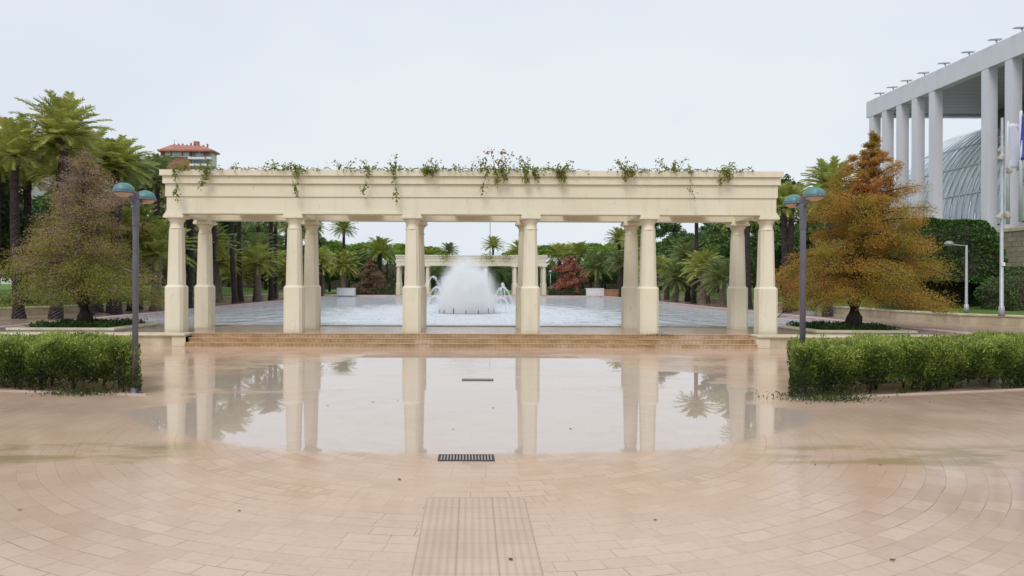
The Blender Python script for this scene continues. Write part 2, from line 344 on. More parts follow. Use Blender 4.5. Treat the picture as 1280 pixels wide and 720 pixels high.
PALEB = mat('pale_render', (.55, .54, .52), (.66, .65, .62), .8, .3)
def stonemat():
    m, t, o, b = nmat('rough_stone_blocks'); c = N(t, 'ShaderNodeTexCoord'); mp_ = N(t, 'ShaderNodeMapping'); mp_.inputs['Rotation'].default_value = (R(90), 0, R(90))
    g = N(t, 'ShaderNodeNewGeometry'); sx = N(t, 'ShaderNodeSeparateXYZ'); cx = N(t, 'ShaderNodeCombineXYZ'); t.links.new(g.outputs['Position'], sx.inputs[0])
    t.links.new(MA(t, 'ADD', sx.outputs[0], sx.outputs[1]), cx.inputs[0]); t.links.new(sx.outputs[2], cx.inputs[1])
    br = N(t, 'ShaderNodeTexBrick'); br.inputs['Scale'].default_value = 1; br.inputs['Brick Width'].default_value = 1.1; br.inputs['Row Height'].default_value = .42; br.inputs['Mortar Size'].default_value = .04
    br.inputs['Color1'].default_value = (.42, .34, .25, 1); br.inputs['Color2'].default_value = (.30, .23, .17, 1); br.inputs['Mortar'].default_value = (.17, .13, .10, 1)
    t.links.new(cx.outputs[0], br.inputs['Vector']); t.links.new(mixc(t, .4, br.outputs[0], ramp(t, noise(t, 3, 5), (.22, .17, .12), (.50, .42, .32))), b.inputs['Base Color'])
    b.inputs['Roughness'].default_value = .8; bumpn(t, b, MA(t, 'SUBTRACT', noise(t, 5, 4), br.outputs['Fac']), .5, .05); return m
STONE = stonemat()
def watermat():
    m, t, o, b = nmat('pond_water'); b.inputs['Base Color'].default_value = (.45, .49, .52, 1)
    g = N(t, 'ShaderNodeNewGeometry'); sp = N(t, 'ShaderNodeSeparateXYZ'); t.links.new(g.outputs['Position'], sp.inputs[0])
    dx = MA(t, 'ADD', sp.outputs[0], .3); dy = MA(t, 'MULTIPLY', MA(t, 'SUBTRACT', sp.outputs[1], 43), .42)
    r = MA(t, 'SQRT', MA(t, 'ADD', MA(t, 'MULTIPLY', dx, dx), MA(t, 'MULTIPLY', dy, dy)))
    n1 = noise(t, 1.6, 5, (1, .55, 1), .6)
    foam = sstep(t, MA(t, 'ADD', r, MA(t, 'MULTIPLY', noise(t, 1.1, 6, (1, .5, 1)), 9)), 15.5, 8.5)
    foam = MA(t, 'MULTIPLY', foam, .95)
    t.links.new(mixc(t, foam, (.46, .50, .53), (.70, .735, .79)), b.inputs['Base Color'])
    t.links.new(MA(t, 'ADD', .10, MA(t, 'MULTIPLY', foam, .35)), b.inputs['Roughness'])
    b.inputs['IOR'].default_value = 1.33
    h = MA(t, 'ADD', MA(t, 'MULTIPLY', noise(t, .9, 4, (1, .5, 1), .6), 2.2), MA(t, 'MULTIPLY', noise(t, 4, 4, (1, .6, 1)), .5)); bumpn(t, b, h, 1, .45)
    return m
WATER = watermat()

# ------------------------------------------------------------------ ground, plaza, pond
PZ = .38; STEPY = 22.85
def struct(o): o['kind'] = 'structure'; return o
def sheet(name, pts, m, z=None):
    mb = MB(); mb.add([(p[0], p[1], z if z is not None else p[2]) for p in pts], [tuple(range(len(pts)))]); return struct(mb.build(name, m))
sheet('ground', [(-4000, -4000), (4000, -4000), (4000, 4000), (-4000, 4000)], EARTH, -.08)
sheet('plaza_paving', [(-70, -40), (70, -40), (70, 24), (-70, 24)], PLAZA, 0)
pm = MB()
pm.box(-70, -16.5, STEPY+.6, 100, -.05, .33); pm.box(16.5, 70, STEPY+.6, 100, -.05, .33); pm.box(-16.5, 16.5, 92.4, 100, -.05, .33)
struct(pm.build('promenade_pavement', PROM))
sheet('pond_water', [(-16.5, 23.5), (16.5, 23.5), (16.5, 92.4), (-16.5, 92.4)], WATER, .23)
def lawn(name, wall, sgn):
    mb = MB(); v = []; f = []
    cols = [(0, .70), (.5, .76), (4, .95), (12, 1.3), (60, 1.8)]
    for p in wall:
        for dxx, z in cols: v.append((p[0]+sgn*(.12+dxx), p[1]+(dxx*.0), z))
    n = len(cols)
    for i in range(len(wall)-1):
        for j in range(n-1):
            q = (i*n+j, i*n+j+1, (i+1)*n+j+1, (i+1)*n+j); f.append(q if sgn < 0 else q[::-1])
    mb.add(v, f, True); return struct(mb.build(name, GRASS))
wallR = [(20.5, 100), (20.3, 60), (20.2, 42), (20.3, 35), (20.8, 31.5), (22.2, 29.6), (24.5, 29.0), (70, 28.6)]
wallL = [(-20.3, 100), (-20.3, 60), (-20.4, 42), (-21.0, 37), (-22.6, 33.5), (-26, 31.0), (-32, 29.6), (-70, 29)]
lawn('lawn_right', wallR[:6]+[(22.6, 29.4)], 1); lawn('lawn_left', wallL[:6], -1)
sheet('lawn_right_front', [(22.3, 29.6, .72), (24.5, 29.15, .74), (84, 28.8, .8), (84, 36, 1.75), (30, 36, .96+.3)], GRASS)
sheet('lawn_left_front', [(-26.1, 31.1, .9), (-32, 29.8, .75), (-84, 29.2, .8), (-84, 36, 1.75), (-32, 33, 1.2)][::-1], GRASS)
sheet('far_lawn', [(-300, 100), (300, 100), (300, 600), (-300, 600)], GRASS, .30)
def wallrun(name, pts, h0, h1, th, label, caph=.09, over=.05, m=WALLM, cm=CAPM):
    e = empty(name, (pts[0][0], pts[0][1], h0), label, 'wall')
    L = e.location
    def strip(a, b, t2, z0, z1):
        mb = MB(); off = []
        for i, p in enumerate(pts):
            q0 = Vector(pts[max(i-1, 0)]); q1 = Vector(pts[min(i+1, len(pts)-1)]); d = (q1-q0).normalized(); n = Vector((-d.y, d.x)); off.append(n)
        rs = []
        for p, n in zip(pts, off):
            rs.append([(p[0]+n.x*s_-L.x, p[1]+n.y*s_-L.y, z-L.z) for s_, z in ((-t2, z0), (t2, z0), (t2, z1), (-t2, z1))])
        return mb.rings(rs, smooth=False)
    strip(0, 0, th/2, h0, h1-caph).build('wall_body', m, e); strip(0, 0, th/2+over, h1-caph, h1).build('coping', cm, e, bevel=.02)
    return e
wallrun('lawn_wall', wallR, .30, .76, .3, 'low curved cream wall holding back the grass beside the concert hall side promenade')
wallrun('lawn_wall', wallL, .30, .76, .3, 'low curved cream wall holding back grass under the tall palms behind the fading cypress')
wallrun('pond_rim', [(-16.5, 24.1), (-16.5, 92.4)], .2, .40, .5, 'long pink tiled pond rim running past the fading cypress', .05, .0, PINK, PINK)
wallrun('pond_rim', [(16.3, 24.1), (16.3, 92.4)], .2, .40, .5, 'long pink tiled pond rim running past the orange cypress', .05, .0, PINK, PINK)
wallrun('pond_rim', [(-16.2, 92.4), (16.0, 92.4)], .2, .40, .5, 'short pink tiled pond rim at the foot of the distant pergola', .05, .0, PINK, PINK)
# front walls with moulded coping
def frontwall(x0, x1, label):
    e = empty('pond_wall', (x0, STEPY, 0), label, 'wall'); w = x1-x0
    MB().box(0, w, .12, .62, -.02, PZ-.07).build('wall_body', WALLM, e)
    sgn = -1 if x0 < 0 else 1
    MB().box(0, w, .04, .70, PZ-.07, PZ+.012).build('coping', CAPM, e, bevel=.03)
    xe = w-.42 if x0 < 0 else 0
    MB().box(xe-.003, xe+.42, .10, .62, .0, PZ-.075).build('end_block', CONC, e, bevel=.01)
frontwall(-18.5, -8.81, 'low cream wall with rounded coping from the steps toward the fading cypress')
frontwall(8.81, 17.2, 'low cream wall with rounded coping from the steps toward the orange cypress')
# steps and platform
st = empty('stone_steps', (0, STEPY, 0), 'three wide wet orange ribbed tile steps up to the columned pergola', 'steps')
for i in range(3):
    y = i*.30; MB().box(-8.8, 8.8, y, y+.34 if i < 2 else .95, -.02 if i == 0 else .127*i-.01, .127*(i+1)).build('step', STEP, st, bevel=.012)
    MB().box(-8.8, 8.8, y-.012, y+.035, .127*(i+1)-.022, .127*(i+1)+.004).build('nosing', mat('step_nosing', (.46, .31, .17), (.60, .43, .27), .3, 3), st)
struct(MB().box(-10.9, 10.9, STEPY+.94, 27.3, .0, PZ).build('pergola_platform', PROM))
wallrun('platform_edge', [(-10.9, 27.45), (10.9, 27.45)], .15, PZ+.03, .3, 'stained wet stone edge between pergola floor and pond', .04, 0, WALLM, mat('wet_edge', (.20, .15, .09), (.42, .34, .25), .3, 2, detail=8))

# tactile path of ribbed tiles
def tactmat():
    m, t, o, b = nmat('ribbed_path_tile'); g = N(t, 'ShaderNodeNewGeometry'); sp = N(t, 'ShaderNodeSeparateXYZ'); t.links.new(g.outputs['Position'], sp.inputs[0])
    xx = MA(t, 'ADD', sp.outputs[0], .40); f = MA(t, 'FRACT', MA(t, 'DIVIDE', xx, .06)); e = MA(t, 'MINIMUM', f, MA(t, 'SUBTRACT', 1, f)); rib = sstep(t, e, .08, .3)
    g1 = MA(t, 'FRACT', MA(t, 'DIVIDE', xx, .3)); j1 = sstep(t, MA(t, 'MINIMUM', g1, MA(t, 'SUBTRACT', 1, g1)), .008, .022, 1, 0)
    g2 = MA(t, 'FRACT', MA(t, 'DIVIDE', sp.outputs[1], .3)); j2 = sstep(t, MA(t, 'MINIMUM', g2, MA(t, 'SUBTRACT', 1, g2)), .008, .03, 1, 0)
    j = MA(t, 'MAXIMUM', j1, MA(t, 'MULTIPLY', j2, .5)); j = MA(t, 'MULTIPLY', j, MA(t, 'ADD', .35, noise(t, 2, 4)))
    c = ramp(t, noise(t, 1.5, 6), (.50, .345, .25), (.60, .43, .325)); c = mixc(t, MA(t, 'MULTIPLY', MA(t, 'SUBTRACT', 1, rib), .26), c, (.30, .19, .13)); c = mixc(t, MA(t, 'MULTIPLY', j, .5), c, (.20, .14, .10))
    t.links.new(c, b.inputs['Base Color']); b.inputs['Roughness'].default_value = .2; bumpn(t, b, MA(t, 'SUBTRACT', rib, j), .35, .006); return m
sheet('ribbed_guide_path', [(-.40, -10), (.50, -10), (.50, 6.9), (-.40, 6.9)], tactmat(), .004)

def grate(x, y, label):
    e = empty('drain_grate', (x, y, .002), label, 'drain grate', 'drain grates in the plaza')
    MB().box(-.30, .30, -.125, .125, 0, .003).build('pit_shade_plate', PITSHADE, e)  # flat near-black plate, shade of the drain opening put into its colour
    f = MB(); f.box(-.32, .32, -.145, -.12, 0, .008).box(-.32, .32, .12, .145, 0, .008).box(-.32, -.30, -.12, .12, 0, .008).box(.30, .32, -.12, .12, 0, .008); f.build('frame', IRON, e)
    b = MB(); wr = [(-.30+.60*(i+.5)/17) for i in range(17)]
    for q in wr: b.box(q-.008, q+.008, -.12, .12, .003, .0065)
    b.build('bars', mat('wet_grate_bar', (.30, .24, .22), (.42, .35, .32), .3, 6), e)
grate(-.05, 8.47, 'rusty iron drain grate nearer the ribbed guide path')
grate(.14, 15.25, 'thin iron drain grate lying in the standing water nearer the steps')

# ------------------------------------------------------------------ pergola
CX = [-9.5, -5.7, -1.9, 1.9, 5.7, 9.5]; DEP = 2.55
def col_meshes():
    H = 3.83-0; z1 = 1.50
    ped = MB().chsq([(.30, 0), (.30, .12), (.297, .13), (.297, z1-.06), (.255, z1)], ch=.14).mesh('pedestal', CONC)
    sh = MB().chsq([(.245, z1), (.205, 3.30)], ch=.2).mesh('shaft', CONC)
    cp = MB(); cp.lathe([(.218, 3.30), (.232, 3.32), (.232, 3.35), (.208, 3.36), (.208, 3.50), (.24, 3.56), (.29, 3.64)], n=20)
    cp.chsq([(.28, 3.64), (.325, 3.66), (.325, 3.73), (.30, 3.735), (.30, 3.79)], ch=.02); cp = cp.mesh('capital', CONC)
    return ped, sh, cp
CM = col_meshes(); ZB = 3.79
def beam(mb, x0, x1, y0, y1, out, z):
    """entablature bands; out = +-1 for the outward side in y"""
    for dz0, dz1, pr in ((0, .07, .03), (.07, .52, .0), (.52, .545, -.012), (.545, .93, .035), (.93, .955, .02), (.955, 1.16, .10), (1.16, 1.20, .085), (1.20, 1.38, .17)):
        mb.box(x0-pr, x1+pr, (y0-pr) if out < 0 else y0, (y1+pr) if out > 0 else y1, z+dz0, z+dz1)
    return mb
def pergola_meshes():
    fb = beam(MB(), -9.73, 9.73, -.25, .25, -1, ZB).mesh('front_beam', CONC)
    bb = beam(MB(), -9.73, 9.73, DEP-.25, DEP+.25, 1, ZB).mesh('rear_beam', CONC)
    cross = MB().box(-.21, .21, .252, DEP-.252, ZB+.003, ZB+1.3).mesh('cross_beam', CONC)
    slab = MB().box(-.62, .62, .253, DEP-.253, ZB+.30, ZB+.46).mesh('midspan_shade_slab', CONC)  # unseen slab added over each midspan to darken the soffit there
    return fb, bb, cross, slab
PM = pergola_meshes()
def pergola(y, label):
    e = empty('pergola', (0, y, PZ), label, 'pergola', 'matching pergolas at the two ends of the pond')
    mobj('front_beam', PM[0], e); mobj('rear_beam', PM[1], e)
    for i, x in enumerate(CX):
        c = mobj('cross_beam', PM[2], e, (x if abs(x) < 9 else x*(9.51/9.5), 0, 0))
        for dy in (0, DEP):
            p_ = mobj('column', CM[1], e, (x, dy, 0)); mobj('pedestal', CM[0], p_); mobj('capital', CM[2], p_)
        if i < 5: mobj('midspan_shade_slab', PM[3], e, (x+1.9, 0, 0))
    return e
pergola(24.0, 'long cream pergola on twelve columns above the steps, vines trailing over its cornice')
pergola(97.0, 'distant small looking cream pergola at the far end of the pond behind the fountain')

# vines on the cornice
def vine(xpx, hang, spread, up, dens, label, flowers=0, y0=24.0, scale=1.0):
    """hang: pixels below cornice top, spread: half width px, up: px above"""
    k = 24/930; x = (xpx-589)*k; zt = PZ+ZB+1.38; fy = y0-.27-.19
    e = empty('trailing_vine', (x, fy-.02, zt), label, 'vine', 'vines trailing over the pergola cornice')
    stems = MB(); P = []; Q = []
    n = max(2, int(spread/4)+1)
    def leafpts(p, c, s): 
        for _ in range(c): P.append((p[0]+random.gauss(0, s), p[1]+random.gauss(0, s*.6), p[2]+random.gauss(0, s)))
    for i in range(n):                                  # mound on top with shoots rising
        xx = random.uniform(-spread, spread)*k; pts = [(xx*.4, .25, -.02)]; L = random.uniform(.35, 1)*up*k
        a = random.uniform(-1, 1); m = 7
        for j in range(1, m+1):
            q = j/m; pts.append((xx*.4+(xx*.8+a*.25*L)*q, .25-random.uniform(.05, .4)*q, L*math.sin(q*1.9)*.95+random.uniform(-.02, .02)))
            leafpts(pts[-1], int(dens*1.7*(1.3-q)+.6), .05)
        stems.tube(pts, [.011*(1-.7*j/m) for j in range(m+1)], 4)
        if i < flowers: Q += [(pts[-1][0]+random.gauss(0, .08), pts[-1][1], pts[-1][2]+random.gauss(0, .03)) for _ in range(26)]
    for _ in range(int(dens*spread*1.15)):
        leafpts((random.gauss(0, spread*.75)*k, random.uniform(-.05, .35), random.uniform(-.02, .11)), 2, .05)
    for q2 in range(3):
        x0 = random.uniform(-1.6, 1.6)*spread*k; pp = [(x0+j*random.choice([1])*.09, random.uniform(-.03, .2), .03+.04*math.sin(j*1.3+q2)) for j in range(9)]; stems.tube(pp, .007, 4)
        for p_ in pp:
            if random.random() < .5: leafpts(p_, int(dens+.5), .04)
    if hang > 3:
        for s_ in range(1 if hang > 25 else 2):
            xx = random.gauss(0, spread*.25)*k; pts = [(xx, .2, .03), (xx, -.03, .03)]; L = hang*k*(1 if s_ == 0 else .7); m = 12
            for j in range(1, m+1):
                xx += random.gauss(0, .035); pts.append((xx, -.04+.10*min(1, j/m*1.5)*0-random.uniform(0, .04), -L*j/m)); leafpts(pts[-1], int(dens*(3.2+2.2*math.sin(j*.9))), .045)
            stems.tube(pts, .007, 4)
    stems.build('stems', TWIG, e)
    P = np.array(P); P[:, 1] = np.where(P[:, 2] < .0, np.minimum(P[:, 1], -.015), P[:, 1])
    V, F = leaves(P, .08, .06); mobj('leaves', npmesh('leaves', V, F, VINEL), e)
    if Q:
        V, F = leaves(np.array(Q), .06, .05); mobj('flowers', npmesh('flowers', V, F, FLOWER), e)
for a in [
 (230, 40, 11, 12, 2.6, 'dense vine strand hanging lowest at the pergola end, under the brick tower', 0),
 (261, 24, 9, 14, 1.7, 'thin wispy vine beside the dense hanging strand near the apartment tower'),
 (302, 0, 7, 10, .5, 'bare twiggy vine sprig alone on the cornice, nearly leafless'),
 (345, 0, 12, 12, 1.0, 'low vine sprig lying along the cornice just before the second front column'),
 (374, 34, 15, 16, 2.4, 'bushy vine with drooping strand above the second front column'),
 (428, 0, 16, 12, 1.0, 'flat spreading vine along the cornice between second and third front column'),
 (461, 32, 10, 15, 1.6, 'vine with one long thin strand ending below the upper moulding'),
 (494, 40, 8, 22, 2.0, 'narrow vine with leafy strand hanging and bare twigs standing upright'),
 (541, 6, 11, 14, 2.6, 'compact bright green vine tuft above the middle opening'),
 (585, 0, 18, 12, .7, 'sparse twigs lying along the cornice above the fountain'),
 (606, 32, 10, 16, 1.5, 'vine with a thin dead strand hanging right of the fountain'),
 (622, 18, 17, 30, 2.2, 'largest vine, with red flowers and tall twigs rising from the cornice', 3),
 (660, 16, 14, 18, 2.3, 'yellow green vine spilling in a clump above the fourth front column'),
 (697, 16, 15, 16, 2.1, 'yellow green vine spilling in a clump just past the fourth front column'),
 (784, 12, 17, 14, 1.9, 'vine mound hanging over the cornice before the fifth front column'),
 (838, 3, 20, 18, 1.9, 'long dark vine running over the cornice with twigs standing up'),
 (858, 38, 5, 9, .8, 'single thin wiry strand hanging from the cornice between fifth and sixth column'),
 (901, 18, 10, 12, 1.9, 'small vine with short strand, the last before the concert hall end')]:
    vine(*a)
def farvine(xpx, label): 
    e = empty('trailing_vine', px(xpx, 320, 96.5), label, 'vine', 'vines on the distant pergola')
    P = np.column_stack([rng.normal(0, .55, 160), rng.normal(0, .2, 160), np.abs(rng.normal(0, .3, 160))*np.where(rng.random(160) < .6, -1.5, .8)+.1])
    V, F = leaves(P, .16, .12); mobj('leaves', npmesh('leaves', V, F, VINEL), e)
for xp_, l_ in ((558, 'green tuft on the distant pergola cornice under the smaller palm behind it'), (610, 'green tuft on the distant pergola cornice under the bigger palm behind it'), (631, 'green tuft on the distant pergola cornice past the bigger palm behind it')): farvine(xp_, l_)

# ------------------------------------------------------------------ street lamps on the plaza
def lamp(X, Y, mir, label):
    e = empty('street_lamp', (X, Y, 0), label, 'street lamp', 'double headed lamps beside the plaza hedges')
    MB().lathe([(.052, 0), (.052, 3.42), (.042, 3.47)], n=16).build('pole', POLE, e)
    MB().lathe([(.115, 0), (.115, .02), (.075, .03), (.07, .10)], n=16).build('base_plate', POLE, e)
    b = MB(); b.lathe([(.055, 2.98), (.06, 3.0), (.06, 3.40), (.05, 3.45)], n=16)
    hs = [(-.075*mir, -.30, .03), (.03*mir, .32, -.03)]
    for hx, hy, hz in hs: b.tube([(0, 0, 3.36), (hx*.35, hy*.35, 3.44+hz), (hx*.75, hy*.75, 3.50+hz)], .03, 8)
    b.box(-.04, .04, -.04, .04, 3.40, 3.60)
    b.build('bracket', POLE, e)
    for hx, hy, hz in hs:
        h = MB().lathe([(.18, 0), (.18, .035), (.158, .09), (.118, .13), (.064, .155), (.02, .162), (.001, .163)], n=32).build('lamp_head', TEAL, e, (hx, hy, 3.53+hz))
        MB().lathe([(.194, -.025), (.197, 0), (.186, .012), (.172, .012), (.172, -.025)], n=32).build('rim', RIMM, h)
        MB().lathe([(.001, -.085), (.06, -.08), (.11, -.062), (.155, -.035), (.170, -.015), (.170, .005)], n=32).build('lens', LENS, h)
        MB().lathe([(.008, -.012), (.014, .0), (.008, .012)], n=8).build('catch', GALV, h, (.0, -.202, .0))
lamp(-6.0, 13.3, 1, 'double domed teal street lamp at the hedge end before the fading cypress')
lamp(6.06, 13.6, -1, 'double domed teal street lamp rising out of the hedge in front of the orange cypress')

# ------------------------------------------------------------------ hedges
def hedge(p0, p1, depth, h, label, seed, curb=True):
    r_ = np.random.default_rng(seed); p0 = np.array(p0); p1 = np.array(p1); L = np.linalg.norm(p1-p0); d = (p1-p0)/L; nrm = np.array([-d[1], d[0]])
    if nrm[1] < 0: nrm = -nrm
    e = empty('clipped_hedge', (p0[0], p0[1], 0), label, 'hedge', 'clipped hedges beside the plaza')
    n = int(L*9500); u = r_.random(n)*L; face = r_.random(n)
    # shell: front, top, back, ends, inward falloff
    dep = np.abs(r_.normal(0, .07, n)); v = np.empty(n); w = np.empty(n); nx = np.zeros((n, 3))
    fr = face < .42; tp = (face >= .42) & (face < .86); bk = (face >= .86) & (face < .96); en = face >= .96
    lump = lambda a, b: .065*np.sin(a*2.3+seed)+.05*np.sin(a*6.1+b*4)+.045*np.sin(b*6+a*2.9)
    v[fr] = dep[fr]; w[fr] = r_.random(fr.sum())**.9*h; nx[fr] = (-nrm[0], -nrm[1], .3)
    v[tp] = r_.random(tp.sum())*depth; w[tp] = h-dep[tp]+np.abs(r_.normal(0, .035, tp.sum()))*1.0; nx[tp] = (0, 0, 1)
    v[bk] = depth-dep[bk]; w[bk] = r_.random(bk.sum())*h; nx[bk] = (nrm[0], nrm[1], .3)
    v[en] = r_.random(en.sum())*depth; w[en] = r_.random(en.sum())*h; u[en] = np.where(r_.random(en.sum()) < .9, 0, L)+np.abs(r_.normal(0, .07, en.sum())); nx[en] = (-d[0], -d[1], .3)
    rc = .16                                              # round the top front edge
    k = fr & (w > h-rc); v[k] += rc*(1-np.sqrt(np.maximum(0, 1-((w[k]-(h-rc))/rc)**2)))*.8
    k = tp & (v < rc); w[k] -= rc*(1-np.sqrt(np.maximum(0, 1-((rc-v[k])/rc)**2)))*.8
    und = fr & (w < .26); keep = ~(und & (r_.random(n) < .72+.35*np.sin(u*2.7+seed)))
    v[fr] += np.maximum(0, .18-w[fr])*.7
    lu = lump(u, w+v); v[fr] -= lu[fr]; w[tp] += lu[tp]*.6; u[en] -= lu[en]; u += v*.72
    C = np.column_stack([d[0]*u+nrm[0]*v, d[1]*u+nrm[1]*v, np.maximum(w, .02)]); dr = nx+np.array([0, 0, .55])
    C = C[keep]; dr = dr[keep]
    # young shoots standing above the clipped top
    ns = int(L*75); su = r_.random(ns)*L; sv = r_.random(ns)*depth; SH = []; SD = []
    for a, b_ in zip(su+sv*.72, sv):
        hh = r_.uniform(.03, .12) if r_.random() < .93 else r_.uniform(.14, .24); m = max(3, int(hh/.012)); ln = r_.normal(0, .12, 2)
        for q in range(m):
            z = h-.04+hh*q/m; SH.append((d[0]*a+nrm[0]*b_+ln[0]*hh*q/m, d[1]*a+nrm[1]*b_+ln[1]*hh*q/m, z)); SD.append((r_.normal(0, .8), r_.normal(0, .8), 1.0))
    C = np.vstack([C, SH]); dr = np.vstack([dr, SD])
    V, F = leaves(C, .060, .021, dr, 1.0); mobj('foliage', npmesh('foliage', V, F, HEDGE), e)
    st_ = MB()
    for i in range(int(L*7)):
        a = .15+r_.random()*L; b_ = r_.uniform(.12, depth-.1); a += b_*.72; x = d[0]*a+nrm[0]*b_; y = d[1]*a+nrm[1]*b_
        for q in range(4):
            ax, ay = r_.normal(0, .16, 2); st_.tube([(x, y, 0), (x+ax*.4, y+ay*.4, .3), (x+ax, y+ay, h*.9)], [.012, .009, .004], 4)
    st_.build('stems', DSTEM, e)
    # inner mass of shaded twigs
    n2 = int(L*1500); C2 = np.column_stack([.25+r_.random(n2)*L, .12+r_.random(n2)*(depth-.24), .16+r_.random(n2)*(h-.25)])
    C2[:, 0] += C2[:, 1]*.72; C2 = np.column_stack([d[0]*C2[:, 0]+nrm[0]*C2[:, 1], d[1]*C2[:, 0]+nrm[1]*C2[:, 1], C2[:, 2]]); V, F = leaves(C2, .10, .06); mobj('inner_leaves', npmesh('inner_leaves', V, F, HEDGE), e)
    if curb:
        c = MB(); o_ = nrm*(-.10)
        a0 = o_-d*.15; a1 = d*L+o_; b0 = a0+nrm*.05; b1 = a1+nrm*.05
        c.rings([[(q[0], q[1], z) for q, z in ((a, -.01), (b, -.01), (b, .02), (a, .02))] for a, b in ((a0, b0), (a1, b1))], smooth=False); c.build('kerb', mat('pale_kerb', (.45, .36, .28), (.58, .48, .38), .4, 3), e)
    return e
hedge((5.62, 12.95), (12.6, 14.75), 1.75, .87, 'clipped green hedge beside the plaza, below the orange cypress and concert hall', 3)
hedge((-5.85, 13.2), (-12.6, 14.2), 1.7, .87, 'clipped green hedge beside the plaza, yellower at its lamp end, below the tall palms', 5)
def weeds(x, y, n, s, name, label, z=0, h=.1, L=.06):
    e = empty(name, (x, y, z), label, 'weeds')
    P = np.column_stack([rng.normal(0, s, n), rng.normal(0, s*.5, n), rng.random(n)*h]); V, F = leaves(P, L, L*.35, np.tile([0, 0, 1.], (n, 1)), 1.5); mobj('leaves', npmesh('leaves', V, F, HEDGE), e)
weeds(6.1, 12.8, 1300, .40, 'weed_clump', 'bright green weeds spreading low at the foot of the hedge by the lamp', 0, .12, .05)
weeds(-6.9, 13.2, 900, .35, 'weed_clump', 'low green weeds under the yellower hedge beside the lamp post', 0, .07, .05)
weeds(10.9, 22.9, 160, .22, 'weed_clump', 'green weeds growing against the cream wall past the steps', 0, .28, .12)
weeds(5.9, 23.35, 70, .22, 'weed_clump', 'mossy green tuft on the top step below the paired columns', .35, .06, .06)

# ------------------------------------------------------------------ bald cypresses in planters
def cypress(loc, H, zb, prof, n_br, n_leaf, fm, lean, label, name='cypress_tree', tr=.26, group=None, sparse=0, seed=1, lsz=.062, twigm=BARK2):
    r_ = np.random.default_rng(seed); e = empty(name, loc, label, 'tree', group)
    def axis(z): q = z/H; return np.array([lean[0]*q**1.3, lean[1]*q, 0])
    def rad(z): return float(np.interp(z, [p[0] for p in prof], [p[1] for p in prof]))
    tm = MB(); pts = []; rr = []
    for i in range(15):
        z = H*.97*i/14; a = axis(z); pts.append((a[0]+.04*math.sin(i*1.7), a[1]+.04*math.cos(i*2.1), z)); rr.append(tr*(1-i/14)**.9+.015+(.07*tr/.26 if i == 0 else 0))
    tm.tube(pts, rr, 12); tm.build('trunk', BARK2, e)
    bm_ = MB(); C = []; Dd = []
    per = n_leaf//n_br
    for i in range(n_br):
        f = (i+r_.random())/n_br; z0 = zb+(H-zb)*(f**1.05)*.99; rm = rad(z0)*r_.choice([.62, .8, .94, 1.03])*r_.uniform(.93, 1.07); az = i*2.399+r_.normal(0, .3)
        rise = (.30+.35*f)*r_.uniform(.3, 1.3) - .12*(1-f); a = axis(z0); d = np.array([math.cos(az), math.sin(az), 0])
        side = np.array([-d[1], d[0], 0]); m = 6; bp = []
        for j in range(m+1):
            q = j/m; p = a+np.array([0, 0, z0])+d*rm*q+np.array([0, 0, rm*(rise*q-.36*q*q*(1-f*.8))])+side*(.06*rm*math.sin(q*4+i)); bp.append(p)
        bm_.tube(bp, [max(.006, (.055*rm/3+.012)*(1-.85*j/m)) for j in range(m+1)], 5)
        bp = np.array(bp); k = int(per*r_.uniform(.7, 1.25)*(rm/max(.6, rad(zb+.8)))**.8)+30
        if sparse: k = int(k*(1-sparse*f**.7))
        ncl = max(4, int(rm*5)); cq = np.clip(r_.beta(1.6, 1.0, ncl), .12, 1); ci = cq*m; i0 = np.minimum(ci.astype(int), m-1); fr = (ci-i0)[:, None]
        cc = bp[i0]*(1-fr)+bp[i0+1]*fr; wid = .13*rm+.42*rm*(cq)*(1.15-cq); lat = r_.normal(0, 1, ncl)*wid*.75; cc = cc+side*lat[:, None]+np.array([0, 0, 1])*(r_.normal(0, .06, ncl)-np.abs(lat)*.10)[:, None]
        for c_ in cc[:min(ncl, 14)]:
            if r_.random() < .6: bm_.tube([bp[int(np.argmin(np.linalg.norm(bp-c_, axis=1)))], c_], [.010, .004], 4)
        which = r_.integers(0, ncl, k); s_ = (.19+.13*r_.random(ncl)+.06*rm)*min(1, .35+rm*.4)
        off = unit(r_.normal(size=(k, 3)))*(r_.random((k, 1))**.5)*s_[which][:, None]*np.array([1.2, 1.2, .8]); P = cc[which]+off; P[:, 2] -= np.abs(off[:, 0]**2+off[:, 1]**2)*.45
        C.append(P); Dd.append(np.column_stack([off[:, 0]*2+d[0]*.5, off[:, 1]*2+d[1]*.5, -np.ones(k)*.25]))
    nb = bm_.build('branches', twigm, e)
    C = np.vstack(C); Dd = np.vstack(Dd); kp = C[:, 2] > zb*.56+.14*np.sin(C[:, 0]*3.1)*np.cos(C[:, 1]*2.3); C = C[kp]; Dd = Dd[kp]; V, F = leaves(C, lsz, lsz*.42, Dd, 1.1, np.tile([0, -.3, .9], (len(C), 1))); mobj('crown', npmesh('crown', V, F, fm), e)
    return e
cypress((14.0, 27.3, .30), 7.25, 1.25, [(0, 2.3), (.95, 2.5), (1.3, 3.05), (2.1, 3.3), (2.8, 2.65), (3.6, 2.15), (4.4, 1.95), (5.2, 1.35), (5.9, .75), (6.5, .34), (7.3, .08)], 120, 340000, CYPO, (.78, 0),
        'orange and olive bald cypress with a narrow top in the planter before the concert hall', seed=4)
cypress((-14.3, 27.5, .30), 6.5, 1.25, [(0, 2.2), (1.0, 2.7), (1.4, 3.1), (2.0, 3.1), (2.6, 2.6), (3.5, 2.1), (4.4, 1.7), (5.3, 1.15), (6.1, .6), (6.5, .2)], 125, 250000, CYPL, (-.05, 0),
        'fading bald cypress with brown twiggy top and olive skirt before the tall palms', sparse=.9, seed=9, twigm=TWIG)
